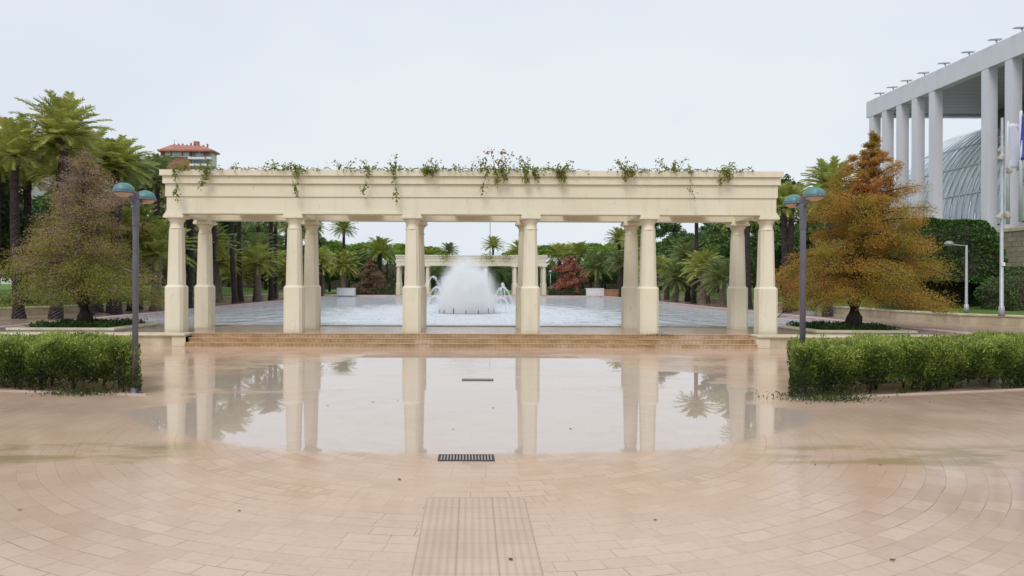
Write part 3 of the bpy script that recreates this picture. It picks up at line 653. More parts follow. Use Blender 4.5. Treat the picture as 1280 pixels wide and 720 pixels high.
cypress((12.6, 95.2, .35), 5.0, .5, [(0, 1.6), (1.2, 2.4), (2.6, 2.1), (3.8, 1.5), (5, .3)], 46, 12000, CYPR, (0, 0), 'small red bald cypress in front of the pines beside the distant pergola', seed=12, lsz=.22, tr=.2)
cypress((-12.9, 95.2, .35), 4.5, .5, [(0, 1.7), (1.0, 2.5), (2.2, 2.0), (3.4, 1.1), (4.5, .3)], 46, 9000, CYPB, (0, 0), 'small brown bald cypress in front of the palms beside the distant pergola', seed=13, lsz=.22, tr=.2)
def planter(x0, x1, y0, y1, label):
    cx, cy = (x0+x1)/2, (y0+y1)/2; e = empty('tree_planter', (cx, cy, .2), label, 'planter', 'square planters standing in the pond corners')
    hx, hy = (x1-x0)/2, (y1-y0)/2
    w = MB(); t2 = .3; z0, z1 = -.15, .10
    w.box(-hx, hx, -hy, -hy+t2, z0, z1).box(-hx, hx, hy-t2, hy, z0, z1).box(-hx, -hx+t2, -hy+t2, hy-t2, z0, z1).box(hx-t2, hx, -hy+t2, hy-t2, z0, z1); w.build('planter_wall', WALLM, e)
    c = MB(); z0, z1, q = .10, .19, .05
    c.box(-hx-q, hx+q, -hy-q, -hy+t2, z0, z1).box(-hx-q, hx+q, hy-t2, hy+q, z0, z1).box(-hx-q, -hx+t2, -hy+t2, hy-t2, z0, z1).box(hx-t2, hx+q, -hy+t2, hy-t2, z0, z1); c.build('coping', CAPM, e, bevel=.02)
    MB().box(-hx+t2, hx-t2, -hy+t2, hy-t2, -.1, .11).build('soil', mat('planter_soil', (.05, .035, .025), (.09, .06, .04), .95, 8), e)
    n = 5200; P = np.column_stack([rng.uniform(-hx+.3, hx-.3, n), rng.uniform(-hy+.3, hy-.3, n), .11+rng.random(n)*.22]); P[:, 2] += .07*np.sin(P[:, 0]*5)*np.sin(P[:, 1]*4+1)
    g_ = empty('ground_cover', (cx, cy, .2), 'dark green ground cover plants filling the planter under the '+('orange' if x0 > 0 else 'fading')+' cypress', 'plants'); V, F = leaves(P, .10, .04, np.tile([0, 0, 1.], (n, 1)), 1.4); mobj('leaves', npmesh('leaves', V, F, LOWF), g_)
planter(11.9, 15.3, 25.6, 29.2, 'cream edged square planter in the pond holding the orange cypress')
planter(-15.95, -12.3, 25.6, 29.4, 'cream edged square planter in the pond holding the fading cypress')

# ------------------------------------------------------------------ palms
def palm_crown(seed, nf=66, Lf=2.15, fm=PALMF, droop=1.0):
    r_ = np.random.default_rng(seed); Vs = []; Fs = []; b = 0
    for i in range(nf):
        q = (i+.5)/nf; az = i*2.399+r_.normal(0, .15); el0 = R(88-108*q**.95*droop)+r_.normal(0, .07); L = Lf*r_.uniform(.85, 1.1)*(.8+.25*math.sin(q*3))
        m = 15; p = np.array([0, 0, 0.]); el = el0; pts = [p]; dirs = []
        for j in range(m):
            d = np.array([math.cos(az)*math.cos(el), math.sin(az)*math.cos(el), math.sin(el)]); dirs.append(d); p = p+d*L/m; pts.append(p); el -= (.015+.075*(j/m))*(.6+.5*droop*(1-.3*q))
        dirs.append(dirs[-1]); pts = np.array(pts); dirs = np.array(dirs); sd = np.array([-math.sin(az), math.cos(az), 0])
        # rachis as a thin strip
        wv = np.linspace(.035, .006, m+1)[:, None]*sd; A = pts-wv; B = pts+wv; Vs.append(np.vstack([A, B])); k = m+1
        Fs += [(b+j, b+j+1, b+k+j+1, b+k+j) for j in range(m)]; b += 2*k
        nl = 40; tt = np.linspace(.14, 1, nl); ti = tt*m; i0 = np.minimum(ti.astype(int), m-1); fr = (ti-i0)[:, None]
        base = pts[i0]*(1-fr)+pts[i0+1]*fr; dd = dirs[i0]; ll = (.42*np.sin(np.clip(tt*1.25, 0, 1.35)*1.9+.25)+.1)*Lf/2.7; ll = np.maximum(ll, .14)
        nv = np.cross(dd, sd)
        for s in (-1, 1):
            tip = base+(sd*s*.80+dd*.62-nv*.28*(-1)+r_.normal(0, .10, (nl, 3))-np.array([0, 0, .22]))*ll[:, None]
            w = dd*.024; Vq = np.stack([base-w, base+w, (base+tip)/2+w*1.2+np.array([0, 0, .03]), tip], 1).reshape(-1, 3); Vs.append(Vq)
            Fs += [(b+4*j, b+4*j+1, b+4*j+2, b+4*j+3) for j in range(nl)]; b += 4*nl
    return npmesh('crown', np.vstack(Vs), np.array(Fs), fm)
def palm_trunk(H, r0, r1, m, seed, skirt=True):
    r_ = random.Random(seed); mb = MB(); rs = []; n = 14; k = int(H/.11); bx, by = r_.uniform(-.25, .25), r_.uniform(-.2, .2)
    for i in range(k+1):
        z = H*i/k; q = i/k; rad = r0*(1-q)+r1*q+(.09*math.exp(-z*2.2)); cx_, cy_ = bx*math.sin(q*2.2), by*math.sin(q*1.8)
        ring = []
        for j in range(n):
            a = 2*math.pi*j/n+i*.22; kn = 1+(.11 if (i+j) % 2 else -.07)*(.6+.4*r_.random())
            if q > .93: kn *= 1.28
            ring.append((cx_+rad*kn*math.cos(a), cy_+rad*kn*math.sin(a), z))
        rs.append(ring)
    mb.rings(rs, smooth=False); return mb.mesh('trunk', m), (bx*math.sin(2.2), by*math.sin(1.8))
PT = [palm_crown(11), palm_crown(12, 58, 2.3, PALMF, .92), palm_crown(13, 68, 2.1, PALMF, 1.05), palm_crown(14, 62, 2.3, PALMG, 1.1)]
TT = {}
for i, H in enumerate((7.3, 6.6, 7.9)): TT[H] = palm_trunk(H, .21, .155, BARK, i)
TT[3.1] = palm_trunk(3.1, .27, .24, BARKG, 7); TT[2.1] = palm_trunk(2.1, .27, .25, BARKG, 8); TT[4.4] = palm_trunk(4.4, .26, .22, BARK, 9)
HT = (7.3, 6.6, 7.9)
def palm(X, Y, z, H, ci, label, grp, sc_=1.0):
    m, top = TT[H]; e = empty('palm_tree', (X, Y, z), label, 'palm tree', grp, random.uniform(0, 6.28), sc_)
    mobj('trunk', m, e); c_ = mobj('crown', PT[ci % 4], e, (top[0], top[1], H-.05), random.uniform(0, 6.28)); k_ = .84 if H > 5 else .95; c_.scale = (k_, k_, k_*random.uniform(.95, 1.12))
NTH = ['first', 'second', 'third', 'fourth', 'fifth', 'sixth', 'seventh', 'eighth', 'ninth', 'tenth', 'eleventh', 'twelfth', 'thirteenth', 'fourteenth']
def row(X, Ds, Hs, side, lane, jitter=.25, s0=1.0):
    for i, (D, H) in enumerate(zip(Ds, Hs)):
        kind = 'tall dark trunked' if H > 5 else ('short grey trunked' if H < 4 else 'middling dark trunked')
        palm(X+random.uniform(-jitter, jitter), D, .33, H, random.randrange(4), f'{kind} palm, {NTH[i]} in the {lane} row on the {side} side', 'palms lining the pond', s0*random.uniform(.96, 1.04))
row(-17.9, [32.5, 37.4, 42.2, 46.9, 51.6, 56.9, 62, 67, 72, 77.5, 83, 89], [7.9, 7.3, 3.1, 7.3, 7.3, 7.9, 3.1, 7.9, 2.1, 7.3, 7.9, 4.4], 'fading cypress', 'pond edge')
row(-20.0+.1, [32.9, 36, 39.6, 44.5, 49.5, 54.5, 59, 64, 69, 75, 81, 87], [7.3, 7.3, 7.3, 7.3, 3.1, 7.9, 3.1, 2.1, 7.3, 3.1, 7.3, 3.1], 'fading cypress', 'outer', .15)
row(-18.8, [33.4, 36.6, 38.9, 41.6, 44.0, 49.4, 53.2, 60.6, 65.5, 71], [7.9, 7.3, 7.3, 4.4, 7.3, 7.3, 4.4, 7.3, 4.4, 7.3], 'fading cypress', 'middle', .12)
row(-22.9, [35.5, 38, 43, 48, 57], [7.3, 6.6, 7.3, 7.3, 4.4], 'fading cypress', 'lawn', .2)
row(18.1, [37.6, 42.7, 48.5, 53.2, 58.3, 60.8, 66, 72, 78, 84, 90], [7.3, 6.6, 7.9, 2.1, 3.1, 7.9, 2.1, 3.1, 4.4, 7.3, 4.4], 'orange cypress', 'pond edge', .1, .92)
row(19.75, [41.2, 45.8, 50.7, 56, 62, 68, 75, 82, 89], [7.3, 7.3, 7.3, 7.3, 3.1, 4.4, 3.1, 3.1, 4.4], 'orange cypress', 'outer', .1, .88)
def ptop(xp, yp, D, H, ci, label, s=1.0):
    p = px(xp, yp, D); sc_ = (p.z-.3)/H; palm(p.x, D, .3, H, ci, label, 'palms beyond the pond', sc_ if s == 1 else s)
for a in [(428, 287, 108, 7.9, 0, 'solitary slim palm rising above the pines between second and third column'),
          (474, 316, 112, 4.4, 2, 'palm with dark trunk standing behind the brown cypress'),
          (430, 333, 100, 3.1, 2, 'broad low palm drooping over the dark trunks before the pines'),
          (404, 334, 104, 3.1, 0, 'low palm at the edge of the second rear column, beyond the pond'),
          (453, 328, 118, 4.4, 3, 'palm half hidden behind the broad low palm beyond the pond'),
          (560, 314, 114, 7.3, 3, 'smaller palm showing over the distant pergola, on the column side'),
          (617, 308, 110, 7.3, 1, 'bigger grey green palm showing over the distant pergola near the fountain top'),
          (652, 318, 116, 4.4, 0, 'palm peeping out beside the fourth column over the distant pergola'),
          (532, 325, 112, 4.4, 0, 'palm mostly hidden behind the third column beyond the pond'),
          (745, 334, 101, 3.1, 3, 'low grey green palm beside the small red cypress'),
          (772, 300, 100, 6.6, 0, 'tall palm just before the paired fifth columns beyond the pond'),
          (722, 318, 116, 4.4, 2, 'palm standing behind the small red cypress'),
          (700, 322, 119, 4.4, 1, 'palm between the distant pergola and the small red cypress, before the pines')]: ptop(*a)

# ------------------------------------------------------------------ broadleaf and pine trees
def crown_mesh(seed, kind, fm):
    r_ = np.random.default_rng(seed); C = []
    if kind == 'pine': ncl, per, R0, Hh, zc = 80, 130, 4.3, 1.7, 6.6; cs = (.75, .42)
    elif kind == 'tall': ncl, per, R0, Hh, zc = 90, 170, 2.4, 3.4, 4.8; cs = (.55, .5)
    else: ncl, per, R0, Hh, zc = 90, 150, 3.3, 2.5, 4.2; cs = (.65, .5)
    for i in range(ncl):
        d = unit(r_.normal(size=(1, 3)))[0]; rr = r_.uniform(.55, 1)**.6
        if kind == 'pine': d[2] = abs(d[2])*1.0-.25
        c = np.array([d[0]*R0*rr, d[1]*R0*rr, zc+d[2]*Hh*rr]); s = r_.uniform(.6, 1.2)
        o_ = unit(r_.normal(size=(per, 3)))*(r_.random((per, 1))**.45); C.append(c+o_*np.array([cs[0], cs[0], cs[1]])*s*1.15)
    C = np.vstack(C); V, F = leaves(C, .24, .15); return npmesh('crown', V, F, fm)
def trunk_mesh(seed, h, r0, kind):
    r_ = random.Random(seed); mb = MB(); a = r_.uniform(-.4, .4)
    mb.tube([(0, 0, 0), (a*.3, 0, h*.4), (a, .1, h)], [r0*1.15, r0*.8, r0*.5], 8)
    for i in range(7):
        t_ = i*.9+r_.random(); L = 2.4 if kind == 'pine' else 1.6; z = h*r_.uniform(.6, 1)
        mb.tube([(a*z/h, 0, z), (a+math.cos(t_)*L*.5, math.sin(t_)*L*.5, z+L*.35), (a+math.cos(t_)*L, math.sin(t_)*L, z+L*.7)], [r0*.4, r0*.25, r0*.1], 5)
    return mb.mesh('trunk', BARK2)
KM = {}
for k_, fm in (('pine', PINEF), ('round', DARKF), ('tall', DARKF)):
    KM[k_] = [(crown_mesh(30+i+len(k_), k_, fm), trunk_mesh(i, 5.6 if k_ == 'pine' else 3.2, .20, k_)) for i in range(3 if k_ != 'tall' else 2)]
KM['blue'] = [(crown_mesh(55, 'tall', BLUEF), trunk_mesh(5, 3.2, .2, 'tall'))]
def tree(k, X, Y, s, label, grp, z=.5, sz=1.0):
    nm = {'pine': 'pine_tree'}.get(k, 'broadleaf_tree'); c, t_ = random.choice(KM[k]); e = empty(nm, (X, Y, z), label, 'tree', grp, random.uniform(0, 6.28)); e.scale = (s, s, s*sz)
    mobj('trunk', t_, e); mobj('crown', c, e)
pg = 'umbrella pines closing the view beyond the pond'; k = 0
for i, xp in enumerate([392, 412, 436, 460, 484, 508, 530, 655, 680, 704, 728, 752, 776, 806, 832, 858, 884, 912, 940]):
    D = 124+(i % 3)*7; p = px(xp, 0, D); topz = (2+ (353-[303, 298, 309, 300, 308, 301, 305, 308, 303, 302, 303, 300, 304, 300, 297, 290, 293, 291, 290][i])/930*D)
    tree('pine', p.x, D, (topz-.3)/8.5, f'umbrella pine, {NTH[i if i < 7 else i-7]} going from the {"second" if i < 7 else "fourth"} front column to the {"third" if i < 7 else "orange cypress"}', pg, .3)
tree('pine', -10, 140, .8, 'low pine behind the distant pergola on the brown cypress side', pg, .3); tree('pine', -3, 142, .70, 'low pine straight behind the distant pergola', pg, .3); tree('pine', 4.5, 141, .72, 'low pine behind the distant pergola on the red cypress side', pg, .3)
og = 'dense trees behind the palm rows'
k = 0
for D in range(40, 121, 9):
    for side in (-1, 1):
        for j in range(2):
            X = side*(25.5+j*6.5+random.uniform(-1, 1)); Dd = D+random.uniform(-2, 2)+j*3
            if side > 0 and Dd < 58: continue
            s = random.uniform(.9, 1.12)*(1.0 if D < 95 else 1.15)
            sd = 'fading cypress' if side < 0 else 'orange cypress'
            tree(random.choice(['round', 'tall']), X, Dd, s, f'dark tree behind palms on the {sd} side, {NTH[(D-40)//9]} in the {"nearer" if j == 0 else "farther"} line', og, 1.0)
# dark wood far under the canopies
for side in (-1, 1):
    for i in range(9):
        X = side*(17+i*4.2+random.uniform(-.8, .8)); Dd = 112+random.uniform(-4, 6)
        tree('round', X, Dd, random.uniform(.75, .95), f'low dark tree beyond the end of the pond, {NTH[i]} outward from the {"brown" if side < 0 else "red"} cypress', 'low dark trees beyond the end of the pond', .3)
for i, x in enumerate((-9, -5, -1, 3, 7, 11)):
    tree('round', x, 108+(i % 2)*3, .62, f'low dark tree right behind the distant pergola, {NTH[i]} from the brown cypress', 'low dark trees behind the distant pergola', .3)
tree('blue', -25.6, 37, 1.0, 'blue green tree at the picture edge below the tall palms', None, .9)
tree('blue', -24.5, 41, .62, 'smaller blue green tree behind the tall palms near the pale terrace', None, .9)
for i in range(5): tree('round', 24.5+i*2.4, 50+i*1.3, [.62, .72, .7, .66, .6][i], f'dark tree behind the orange cypress, {NTH[i]} counted towards the concert hall', 'dark trees between orange cypress and concert hall', .9)
# low hedges in front of the far cypresses and white planter boxes
def boxhedge(x0, x1, y0, y1, z0, z1, label, fm=FICUS, sz=.12, dens=55, name='box_hedge', lump=.1, round_=.0):
    e = empty(name, ((x0+x1)/2, (y0+y1)/2, z0), label, 'hedge'); hx, hy, H = (x1-x0)/2, (y1-y0)/2, z1-z0
    A = 2*(hx*2+hy*2)*H+4*hx*hy; n = int(A*dens); P = rng.uniform(-1, 1, (n, 3)); ax = rng.choice(3, n, p=np.array([hy*H*4, hx*H*4, hx*hy*4])/(hy*H*4+hx*H*4+hx*hy*4))
    P[np.arange(n), ax] = np.where(ax == 2, 1, np.sign(P[np.arange(n), ax]))*(1-np.abs(rng.normal(0, .04, n)))
    if round_:
        zz = (P[:, 2]+1)/2; sh = np.where(zz > 1-round_, 1-.36*((zz-(1-round_))/round_)**2.2, 1.0); P[:, 0] *= sh; P[:, 1] *= sh
    nn = lump*(np.sin(P[:, 0]*hx*1.7+1)*np.sin(P[:, 2]*H*1.3)+.6*np.sin(P[:, 0]*hx*4)*np.sin(P[:, 2]*H*3+P[:, 1]*3))
    Q = P*np.array([hx, hy, H/2])+np.array([0, 0, H/2]); Q += unit(P)*nn[:, None]
    V, F = leaves(Q, sz, sz*.55, P+np.array([0, 0, .2]), 1.4); mobj('foliage', npmesh('foliage', V, F, fm), e)
    k = .93
    ib = MB().rings([[(sx*hx*a, sy*hy*a, z) for sx, sy in ((-1, -1), (1, -1), (1, 1), (-1, 1))] for a, z in ((k, .03), (k, H*(1-round_)), (k*.9 if round_ else k, H*(1-round_*.5)), (k*.62 if round_ else k, H*.97))], smooth=False); ib.build('inner_twigs', DSTEM, e)
    return e
boxhedge(-15.2, -9.6, 93.3, 94.6, .33, 1.15, 'low dark clipped hedge under the small brown cypress', sz=.2)
boxhedge(9.7, 15.2, 93.3, 94.6, .33, 1.15, 'low dark clipped hedge under the small red cypress', sz=.2)
def wbox(xa, xb, y, h, m, label, name='planter_box'):
    D = y; x0, x1 = (xa-589)/930*D, (xb-589)/930*D; e = empty(name, ((x0+x1)/2, D, .33), label, 'planter'); hx = (x1-x0)/2
    MB().box(-hx, hx, 0, 1.2, 0, h).build('box_body', m, e, bevel=.02); MB().box(-hx-.04, hx+.04, -.04, 1.24, h, h+.08).build('coping', m, e, bevel=.02)
wbox(421, 443, 90.5, .85, WHITE, 'white rendered block beside the brown cypress at the pond end'); wbox(733, 755, 93, .9, WHITE, 'white rendered block beside the red cypress at the pond end')
wbox(755, 777, 95, .75, mat('terracotta_box', (.36, .18, .10), (.46, .26, .16), .7, 2), 'terracotta coloured low block at the pond end before the paired columns')

fw = boxhedge(-190, 190, 165, 178, .2, 6.0, 'dark far wood closing the horizon between the pine trunks', DARKF, .9, 2.2, 'far_wood', .8, .3); del fw['category']; fw['kind'] = 'stuff'
# ------------------------------------------------------------------ tall clipped trees, poles and walls on the concert hall side
boxhedge(20.9, 24.7, 34.4, 37.8, 2.1, 5.05, 'tall clipped dark green ficus block with rounded top beside the flood light mast', FICUS, .15, 230, 'clipped_ficus', .10, .5)
boxhedge(19.9, 27, 35.4, 36.8, .8, 2.6, 'deeply shaded dark hedge under the clipped ficus block', FICUS, .15, 120, 'dark_hedge', .05)
boxhedge(22.9, 28.5, 31.6, 33.8, .8, 2.6, 'dense dark bush right of the flood light mast at the picture edge', DARKF, .10, 260, 'dense_bush', .22, .5)
boxhedge(33, 43, 46, 50, .95, 3.0, 'dark green bush mass below the stone retaining wall', DARKF, .16, 100, 'dense_bush', .2, .4)
for i in range(4):
    e = empty('ficus_trunk', (21.4+i*1.0, 35.2, .85), f'thin dark trunk under the clipped ficus block, {NTH[i]} from the orange cypress', 'tree trunk', 'trunks under the clipped ficus'); MB().tube([(0, 0, 0), (.05, 0, 1), (.0, .05, 2.0)], [.10, .08, .07], 8).build('trunk', BARK2, e)
def parklamp(X, Y, z, H, arm, label, m=GALV, grp=None):
    e = empty('park_lamp', (X, Y, z), label, 'street lamp', grp); MB().lathe([(.10, 0), (.09, .35), (.055, .36), (.042, H)], n=12).build('pole', m, e)
    MB().tube([(0, 0, H-.03), (arm, 0, H+.02)], .022, 6).build('arm', m, e)
    MB().lathe([(.001, -.10), (.11, -.08), (.19, -.01), (.19, .02), (.13, .09), (.05, .13), (.001, .135)], (arm*1.22, 0, H+.05), n=16).build('lamp_head', mat('grey_lamp_head', (.20, .24, .25), (.30, .34, .35), .35, 5), e)
p_ = px(1208, 388, 31.8); parklamp(p_.x, 31.8, .78, 2.88, -.62, 'grey single arm lamp on the lawn in front of the clipped ficus')
def farlamp(xp, D, ytop, label):
    p = px(xp, ytop, D); z0 = .5; e = empty('park_lamp', (p.x, D, z0), label, 'street lamp', 'distant park lamps'); H = p.z-z0
    MB().lathe([(.06, 0), (.05, H)], n=8).build('pole', GALV, e); MB().lathe([(.001, -.18), (.16, -.1), (.24, .0), (.2, .1), (.001, .16)], (0, 0, H), n=12).build('lamp_head', mat('pale_lamp_head', (.40, .50, .48), (.55, .62, .60), .4, 5), e)
farlamp(834, 84, 335, 'distant lamp with greenish globe on the grass between fifth and sixth column'); farlamp(688, 104, 339, 'distant lamp with pale globe beside the end of the distant pergola')
farlamp(862, 88, 350, 'distant lamp just before the pair of dark palm trunks'); farlamp(876, 88, 348, 'distant lamp just past the pair of dark palm trunks')
# flood light mast
e = empty('floodlight_mast', (19.95, 28.0+1.6, .70), 'tall pale metal mast with beige flood lights at its top beside the stone wall', 'light mast')
e.location = (px(1252, 0, 29.6).x, 29.6, .72)
MB().lathe([(.12, 0), (.10, .4), (.075, .42), (.045, 7.9)], n=14).build('mast', GALV, e)
MB().box(-.05, .08, -.10, -.05, 2.0, 2.14).build('junction_box', WHITE, e, bevel=.01)
BEI = mat('beige_housing', (.38, .36, .30), (.50, .47, .40), .5, 8)
for (a, b, zz, tl) in ((-.10, -.12, 6.35, .25), (.20, -.1, 5.85, -.5), (.05, .1, 6.7, .1), (-.14, -.1, 4.0, .4), (.14, -.1, 4.05, -.4)):
    h = MB().lathe([(.03, .12), (.07, .08), (.11, -.08), (.12, -.14), (.11, -.14), (.10, -.10)], n=14).build('flood_light', BEI, e, (a, b, zz)); h.rotation_euler = (R(20), tl, 0)
    MB().tube([(-a, -b, .05), (0, 0, .12)], .018, 5).build('bracket', GALV, h)
# flag poles on the terrace
def flagpole(xp, D, ytop, m, label, fl, name_f):
    p = px(xp, ytop, D); z0 = 6.6; e = empty('flag_pole', (p.x, D, z0), label, 'flag pole', 'flag poles before the portico'); H = p.z-z0
    MB().lathe([(.13, 0), (.10, H), (.001, H+.1)], n=12).build('pole', WHITE, e)
    f = empty('hanging_flag', (p.x, D, z0+H), fl, 'flag'); mb = MB(); n = 14; rows = 12; v = []; w0, w1 = .5, 2.4; hh = 3.4
    for i in range(rows+1):
        q = i/rows; ww = w0+(w1-w0)*math.sin(min(1, q*1.3)*1.5)*(1 if q < .8 else 1-.5*(q-.8)/.2)
        for j in range(n+1): s = j/n; v.append((-.1+s*ww*1.0, -.28+.22*math.sin(s*11+q*2)*(.4+q), -.2-q*hh-.25*s*(q)))
    fs = [(i*(n+1)+j, i*(n+1)+j+1, (i+1)*(n+1)+j+1, (i+1)*(n+1)+j) for i in range(rows) for j in range(n)]; mb.add(v, fs, True); o_ = mb.build('cloth', m, f)
    sm = o_.modifiers.new('s', 'SOLIDIFY'); sm.thickness = .02
flagpole(1259.5, 57, 150, mat('white_flag_cloth', (.72, .73, .84), (.80, .81, .90), .7, 2), 'white flag pole nearer the portico columns gap, carrying a white flag', 'limp white flag hanging on its pole before the portico', '')
flagpole(1275.5, 55, 137, mat('blue_flag_cloth', (.04, .06, .36), (.08, .10, .50), .7, 2), 'white flag pole at the picture edge carrying a blue flag', 'limp deep blue flag hanging at the picture edge', '')

# ------------------------------------------------------------------ concert hall
XB = 45.0; ZT = 6.6; ZF0 = 2+.415*XB; ZF1 = 2+.455*XB
struct(MB().box(XB-.4, 140, 30, 130, 0, ZT).build('upper_terrace', STONE))
rw = empty('retaining_wall', (XB-.8, 30, .9), 'rough stone block retaining wall below the white portico', 'wall')
MB().box(0, .38, 0, 60, 0, ZT-.9-.3).build('wall_body', STONE, rw); MB().box(-.12, .45, -.1, 60, ZT-.9-.3, ZT-.9+.03).build('coping', CAPM, rw, bevel=.04)
hr = empty('handrail', (XB-1.1, 58, 3.2), 'pale sloping handrail climbing the stone retaining wall', 'handrail'); MB().tube([(0, 0, 1.9), (0, -9, -.6)], .05, 6).build('rail', WHITE, hr)
for i in range(6): MB().tube([(0, -1.8*i, 1.9-.5*i), (0, -1.8*i, .7-.5*i)], .03, 6).build('post', WHITE, hr)
hall = empty('concert_hall', (XB, 84, ZT), 'modern concert hall with grey white columned portico and curved glass vault', 'building')
def HB(name, m, mb): return mb.build(name, m, hall)
fz0, fz1 = ZF0-ZT, ZF1-ZT
HB('fascia', PORT, MB().box(-.45, .45, -58, 0, fz0, fz1))
f2 = HB('end_fascia', PORT, MB().box(.452, 40, -.9, -.002, fz0+.02, fz1-.02))
rf = HB('roof', SOFF, MB().box(.453, 40, -58, -.903, fz0+.25, fz1-.3))
cm = MB().box(-.42, .42, -.42, .42, 0, fz0-.003).mesh('portico_column', PORT)
for xp in (1093, 1109, 1127.5, 1147, 1169, 1236, 1266, 1297, 1330, 1366): mobj('portico_column', cm, hall, (0, XB*930/(xp-589)-84, 0))
HB('core_wall', mat('brown_core_wall', (.14, .12, .125), (.20, .17, .17), .8, .4), MB().box(12.2, 40, -30, -1.2, 0, fz0+.24))
# white stylobate and glass vault
HB('plinth', WHITE, MB().box(4.2, 5.2, -58, .8, 0, .9))
vy0, vy1 = -58, 7.5; cxx, czz, aa, bb_ = 20.5, 1.3, 14.4, 13.4
seg = 16; ny = 66; V = []; F = []
for j in range(ny):
    ya = vy0+(vy1-vy0)*j/ny; yb = vy0+(vy1-vy0)*(j+1)/ny
    for i in range(seg):
        t0, t1 = (math.pi/2)*i/seg, (math.pi/2)*(i+1)/seg
        p0 = (cxx-aa*math.cos(t0), czz+bb_*math.sin(t0)); p1 = (cxx-aa*math.cos(t1), czz+bb_*math.sin(t1)); jj = random.uniform(-.05, .05)
        b = len(V); V += [(p0[0], ya, p0[1]), (p0[0]+jj, yb, p0[1]), (p1[0]+jj, yb, p1[1]), (p1[0], ya, p1[1])]; F.append((b, b+1, b+2, b+3))
gv = mobj('glass_vault', npmesh('glass_vault', np.array(V), np.array(F), GLASS), hall)
MB().box(6.2, 20, vy1-.05, vy1, .0, 1.35).build('end_panel', WINM, gv)
arc = [(cxx-aa*math.cos(math.pi/2*i/24), czz+bb_*math.sin(math.pi/2*i/24)) for i in range(25)]
ribm = MB().tube([(a-.08, 0, b+.05) for a, b in arc], .05, 5).mesh('vault_rib', WHITE)
for j in range(0, ny+1): mobj('vault_rib', ribm, gv, (0, vy0+(vy1-vy0)*j/ny, 0))
for i in (0, 4, 8, 12, 16, 20):
    a, b = arc[i]; MB().box(a-.14, a+.0, vy0, vy1, b-.05, b+.07).build('purlin', WHITE, gv)
fl_ = MB(); fl_.box(-.07, .07, -.06, .06, 0, .25); fl_ = None
for i, xp in enumerate((1095, 1111, 1129, 1150, 1176, 1206, 1240, 1272)):
    y = XB*930/(xp+6-589)-84; b = MB(); b.tube([(0, 0, 0), (-.15, 0, .45)], .06, 6); b.rings([[(-.75, -.2, .42), (-.75, .2, .42), (-.75, .2, .46), (-.75, -.2, .46)], [(.3, -.15, .42), (.3, .15, .42), (.3, .15, .54), (.3, -.15, .54)]], smooth=False)
    b.build('roof_light', GALV, hall, (0, y, fz1))

# ------------------------------------------------------------------ far buildings
b = px(233, 0, 250); T = empty('apartment_tower', (b.x, 250, 0), 'red brick apartment tower with balconies and cluttered red roof above the palms', 'building')
def TB(n, m, mb, par=None): return mb.build(n, m, par or T)
zz = lambda y: 2+(353-y)/930*250; xx = lambda x: (x-589)/930*250-b.x
TB('brick_wing', BRICKR, MB().box(xx(200), xx(238), 0, 5, 0, zz(191)))
TB('white_wing', PALEB, MB().box(xx(238)+.01, xx(264), .8, 5, 0, zz(191)))
WINP = mat('pale_window_glass', (.50, .55, .62), (.66, .70, .76), .2, .8)
TB('window_band', WINP, MB().box(xx(207), xx(236), -.12, .3, zz(196), zz(191.4)))
for i in range(8): TB('mullion', BRICKR if i % 2 else PALEB, MB().box(xx(206+i*7), xx(207.6+i*7), -.2, 0, zz(196.5), zz(191)))
TB('window_band', WINP, MB().box(xx(240), xx(252), .65, 1, zz(196.5), zz(191.6))); TB('window_band', WINM, MB().box(xx(253), xx(261), .65, 1, zz(195), zz(191.8)))
TB('corner_brick', BRICKR, MB().box(xx(200.2), xx(206), .5, 5, zz(196.8), zz(190.9)))
TB('balcony', WHITE, MB().box(xx(236), xx(265), -1.2, 1, zz(200.6), zz(198.0))); TB('balcony', WHITE, MB().box(xx(199.5), xx(238), -.3, .6, zz(197.6), zz(196.6)))
TB('balcony', WHITE, MB().box(xx(238), xx(263), -1.2, 1, zz(209), zz(206.4))); TB('window_band', WINM, MB().box(xx(240), xx(260), .6, 1.5, zz(206.2), zz(201.5)))
TB('window', WHITE, MB().box(xx(202), xx(206.5), -.15, .1, zz(206), zz(202.5)))
for i in range(1, 8):
    TB('window_band', WINM, MB().box(xx(240), xx(260), .6, 1.5, zz(201.5+i*11), zz(206.5+i*11)-0)); TB('balcony', WHITE, MB().box(xx(238), xx(263), -1.2, 1, zz(209+i*11), zz(206.8+i*11)))
r_ = MB(); z0, z1 = zz(191.2), zz(189.2); r_.box(xx(198.5), xx(267.5), -1.8, 5.5, z0, z1)
r_.rings([[(xx(199.5), -1.5, z1), (xx(267), -1.5, z1), (xx(267), 5.2, z1), (xx(199.5), 5.2, z1)], [(xx(212), 1.5, zz(181)), (xx(252), 1.5, zz(182.5)), (xx(252), 5, zz(182.5)), (xx(212), 5, zz(181))]], smooth=False)
rfo = r_.build('roof', ROOFR, T)
TB('roof_block', ROOFR, MB().box(xx(239), xx(245), 1.6, 3, zz(183), zz(176.5)), rfo)
for i in range(9):
    xq = 214+i*5.2; TB('chimney', BRICKR, MB().box(xx(xq), xx(xq+1.5), 1.6, 2.2, zz(186), zz(178.5+random.uniform(-1, 2)+abs(i-4)*.35)), rfo)
TB('antenna', IRON, MB().box(xx(215), xx(215.3), 1.6, 1.7, zz(184), zz(174.5)), rfo)
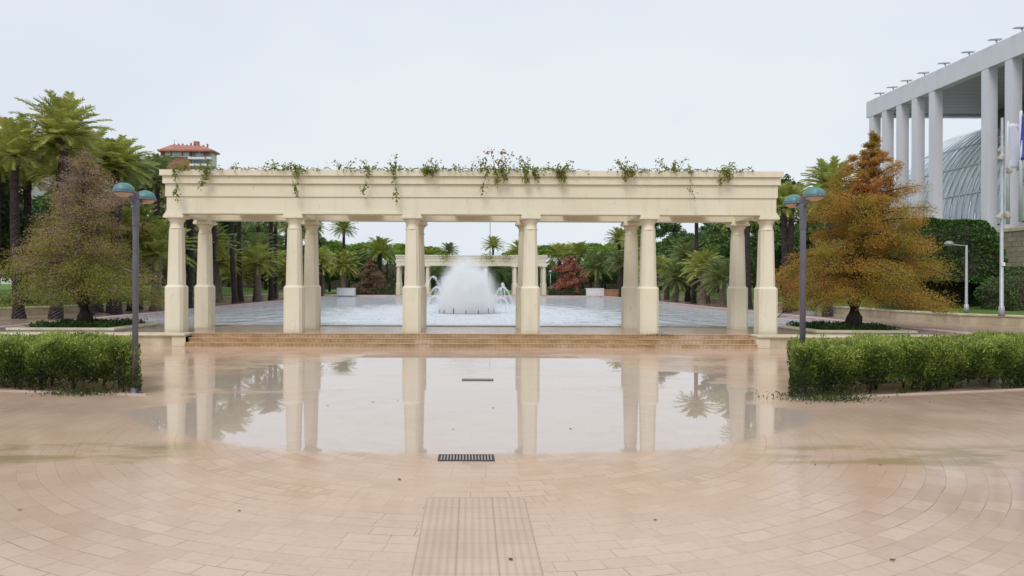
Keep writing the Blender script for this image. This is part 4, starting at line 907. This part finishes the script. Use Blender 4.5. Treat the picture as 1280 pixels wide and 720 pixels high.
for (x0, x1, yt, D, nm) in ((-3, 24, 203, 95, 'pale apartment block half hidden behind the tall palms at the picture edge'), (60, 84, 226, 120, 'white house front glimpsed between the tall palm trunks')):
    p0 = px(x0, yt, D); p1 = px(x1, yt, D); e = empty('apartment_block', (p0.x, D, .5), nm, 'building'); w = p1.x-p0.x; H = p0.z-.5
    MB().box(-16 if x0 < 0 else 0, w, 0, 12, 0, H).build('wall', PALEB, e); MB().box((-16 if x0 < 0 else 0)-.3, w+.3, -.3, 12.3, H, H+.4).build('roof', PALEB, e)
    k = 0
    for zf in np.arange(2, H-1.5, 3.1):
        for xf in np.arange((-15 if x0 < 0 else .6), w-1.2, 2.6):
            MB().box(xf, xf+1.3, -.06, .05, zf, zf+1.5).build('window', WINM, e)
# pale terrace behind the left trees
e = empty('terrace_wall', (-27, 39.5, .9), 'pale stepped concrete terrace wall seen under the fading cypress at the picture edge', 'wall')
for i in range(4): MB().box(-12, 1.2-.25*i, i*.6, i*.6+.9, .45*i, .45*i+.45+.02*i).build('tier', PALEB, e, bevel=.02)
# banner and bin between palms
p0 = px(904, 366, 60); e = empty('white_banner', (20.3, 59, .7), 'small tilted white banner between the dark palm trunks', 'banner'); MB().lathe([(.035, 0), (.03, 2.6)], n=8).build('pole', GALV, e); q_ = MB().box(-.28, .28, -.02, .02, 1.0, 2.3).build('cloth', WHITE, e, (.05, -.06, 0)); q_.rotation_euler = (0, R(-12), 0)
p0 = px(1014, 0, 38.6); e = empty('litter_bin', (p0.x, 38.6, .33), 'pale grey bin behind the palms by the orange cypress', 'bin'); MB().lathe([(.26, 0), (.28, .05), (.30, .75), (.24, .85), (.05, .95)], n=14).build('bin_body', GALV, e); MB().lathe([(.02, .9), (.02, 1.35)], (.08, 0, 0), n=6).build('pole', WHITE, e)
# a tall thin mast far beyond
p0 = px(612.5, 275, 150); e = empty('thin_mast', (p0.x, 150, .3), 'very thin tall mast far behind the bigger palm over the distant pergola', 'mast'); MB().lathe([(.16, 0), (.09, p0.z+1)], n=8).build('pole', GALV, e)
# fallen leaves on the wet paving
lv = []
for (xp, yp) in ((228, 495), (410, 508), (467, 503), (498, 501), (535, 448), (545, 445), (617, 510), (616, 455), (736, 490), (714, 536), (689, 480), (567, 537), (591, 457), (1101, 580), (19, 652), (26, 640), (1020, 580), (868, 561), (705, 455), (640, 700), (1117, 699), (300, 640), (500, 600), (820, 650)):
    D = EYE*930/(yp-353); lv.append(((xp-589)/930*D, D))
for i, (x, y) in enumerate(lv):
    C = np.array([[0, 0, .006]]); V, F = leaves(C, .045, .03, np.array([[random.uniform(-1, 1), random.uniform(-1, 1), 0.]]), .1, np.array([[0, 0, 1.]]))
    V[:, 2] = np.abs(V[:, 2]-.006)*.3+.008; V[:, :2] *= random.uniform(.7, 1.4)
    o_ = mobj('fallen_leaf', npmesh('fallen_leaf', V, F, IRON), None, (x, y, 0)); tag(o_, 'tiny dark fallen leaf lying on the wet plaza paving', 'leaf', 'fallen leaves on the wet plaza')

# ------------------------------------------------------------------ fountain
FX, FY, FZ = -.25, 43.0, .23
fo = empty('fountain', (FX, FY, FZ), 'white frothing fountain spray rising from a ring of dark nozzles in the pond', 'fountain')
rg = MB(); rs = []
for a in range(40): rs.append((1.6*math.cos(a*math.pi/20), 1.6*math.sin(a*math.pi/20), .0))
rg.tube(rs+[rs[0]], .03, 6); rg.build('pipe_ring', IRON, fo)
for a in range(14):
    t_ = a*math.pi/7+.2; MB().lathe([(.03, 0), (.03, .14+.1*(a%3==0)), (.02, .22+.1*(a%3==0))], (1.6*math.cos(t_), 1.6*math.sin(t_), 0), n=8).build('nozzle', IRON, fo)
DROP = bpy.data.materials.new('water_drops'); DROP.use_nodes = True; t = DROP.node_tree; pb = t.nodes['Principled BSDF']; pb.inputs['Base Color'].default_value = (.93, .95, .98, 1); pb.inputs['Roughness'].default_value = .4
tr = N(t, 'ShaderNodeBsdfTranslucent'); tr.inputs[0].default_value = (.95, .97, 1, 1); ms = N(t, 'ShaderNodeMixShader'); ms.inputs[0].default_value = .65
t.links.new(pb.outputs[0], ms.inputs[1]); t.links.new(tr.outputs[0], ms.inputs[2]); t.links.new(ms.outputs[0], t.nodes['Material Output'].inputs[0])
def spray_points(n):
    P = []
    nj = 60; jets = [(rng.uniform(0, 2*math.pi), abs(rng.normal(0, 1)), rng.uniform(.75, 1.05)) for _ in range(nj)]
    for k_ in range(nj):
        az, sp, pw = jets[k_]; m = n//nj; vz = 7.5*pw*(1-.18*min(1, sp)); vh = .15+.75*sp; t_ = rng.random(m)*2*vz/9.81
        x0, y0 = rng.normal(0, .35, 2)
        x = x0+math.cos(az)*vh*t_; y = y0+math.sin(az)*vh*t_; z = vz*t_-4.9*t_*t_; s = .03+.16*t_
        P.append(np.column_stack([x+rng.normal(0, 1, m)*s, y+rng.normal(0, 1, m)*s, np.maximum(z+rng.normal(0, 1, m)*s*.7, .01)]))
    return np.vstack(P)
P = spray_points(60000); V, F = leaves(P, .045, .032); mobj('water_spray', npmesh('water_spray', V, F, DROP), fo)
def jet(p0, p1, h, label=None, n=420):
    t_ = rng.random(n); x = p0[0]+(p1[0]-p0[0])*t_; y = p0[1]+(p1[1]-p0[1])*t_; z = 4*h*t_*(1-t_); s = .02+.05*t_
    P = np.column_stack([x, y, z])+np.clip(rng.normal(0, 1, (n, 3)), -1.6, 1.6)*s[:, None]*.8; P[:, 2] = np.maximum(P[:, 2], .01); V, F = leaves(P, .06, .045); mobj('water_jet', npmesh('water_jet', V, F, DROP), fo)
jet((-2.6, -.6), (-1.3, .4), 2.1); jet((-2.5, .6), (-1.0, -.2), 1.5); jet((-2.4, -1.2), (-1.2, .0), 1.0)
jet((2.75, -.6), (1.4, .4), 1.5); jet((2.3, .8), (1.9, 0), 1.7); jet((2.6, -1.0), (1.3, -.3), .9, n=800)
# mist round the spray: a soft cloud of fine drops
m = bpy.data.materials.new('spray_mist'); m.use_nodes = True; t = m.node_tree; t.nodes.clear(); o_ = N(t, 'ShaderNodeOutputMaterial'); pv = N(t, 'ShaderNodeVolumePrincipled'); t.links.new(pv.outputs[0], o_.inputs['Volume'])
pv.inputs['Color'].default_value = (1, 1, 1, 1); pv.inputs['Anisotropy'].default_value = -.15
c = N(t, 'ShaderNodeTexCoord'); sp = N(t, 'ShaderNodeSeparateXYZ'); t.links.new(c.outputs['Object'], sp.inputs[0])
X2 = MA(t, 'DIVIDE', sp.outputs[0], 1.7); Y2 = MA(t, 'DIVIDE', sp.outputs[1], 1.7); Z2 = MA(t, 'DIVIDE', sp.outputs[2], 2.95)
rr = MA(t, 'SQRT', MA(t, 'ADD', MA(t, 'ADD', MA(t, 'MULTIPLY', X2, X2), MA(t, 'MULTIPLY', Y2, Y2)), MA(t, 'MULTIPLY', Z2, Z2)))
nz_ = noise(t, 2.6, 5, (1, 1, .3), .6); dn = sstep(t, MA(t, 'ADD', rr, MA(t, 'MULTIPLY', MA(t, 'SUBTRACT', nz_, .5), .7)), 1.25, .3, 0, 4.0); t.links.new(dn, pv.inputs['Density'])
MB().lathe([(2.7, 0.01), (2.7, 1.2), (2.2, 2.4), (1.2, 3.3), (.3, 3.5)], n=20).build('mist', m, fo)
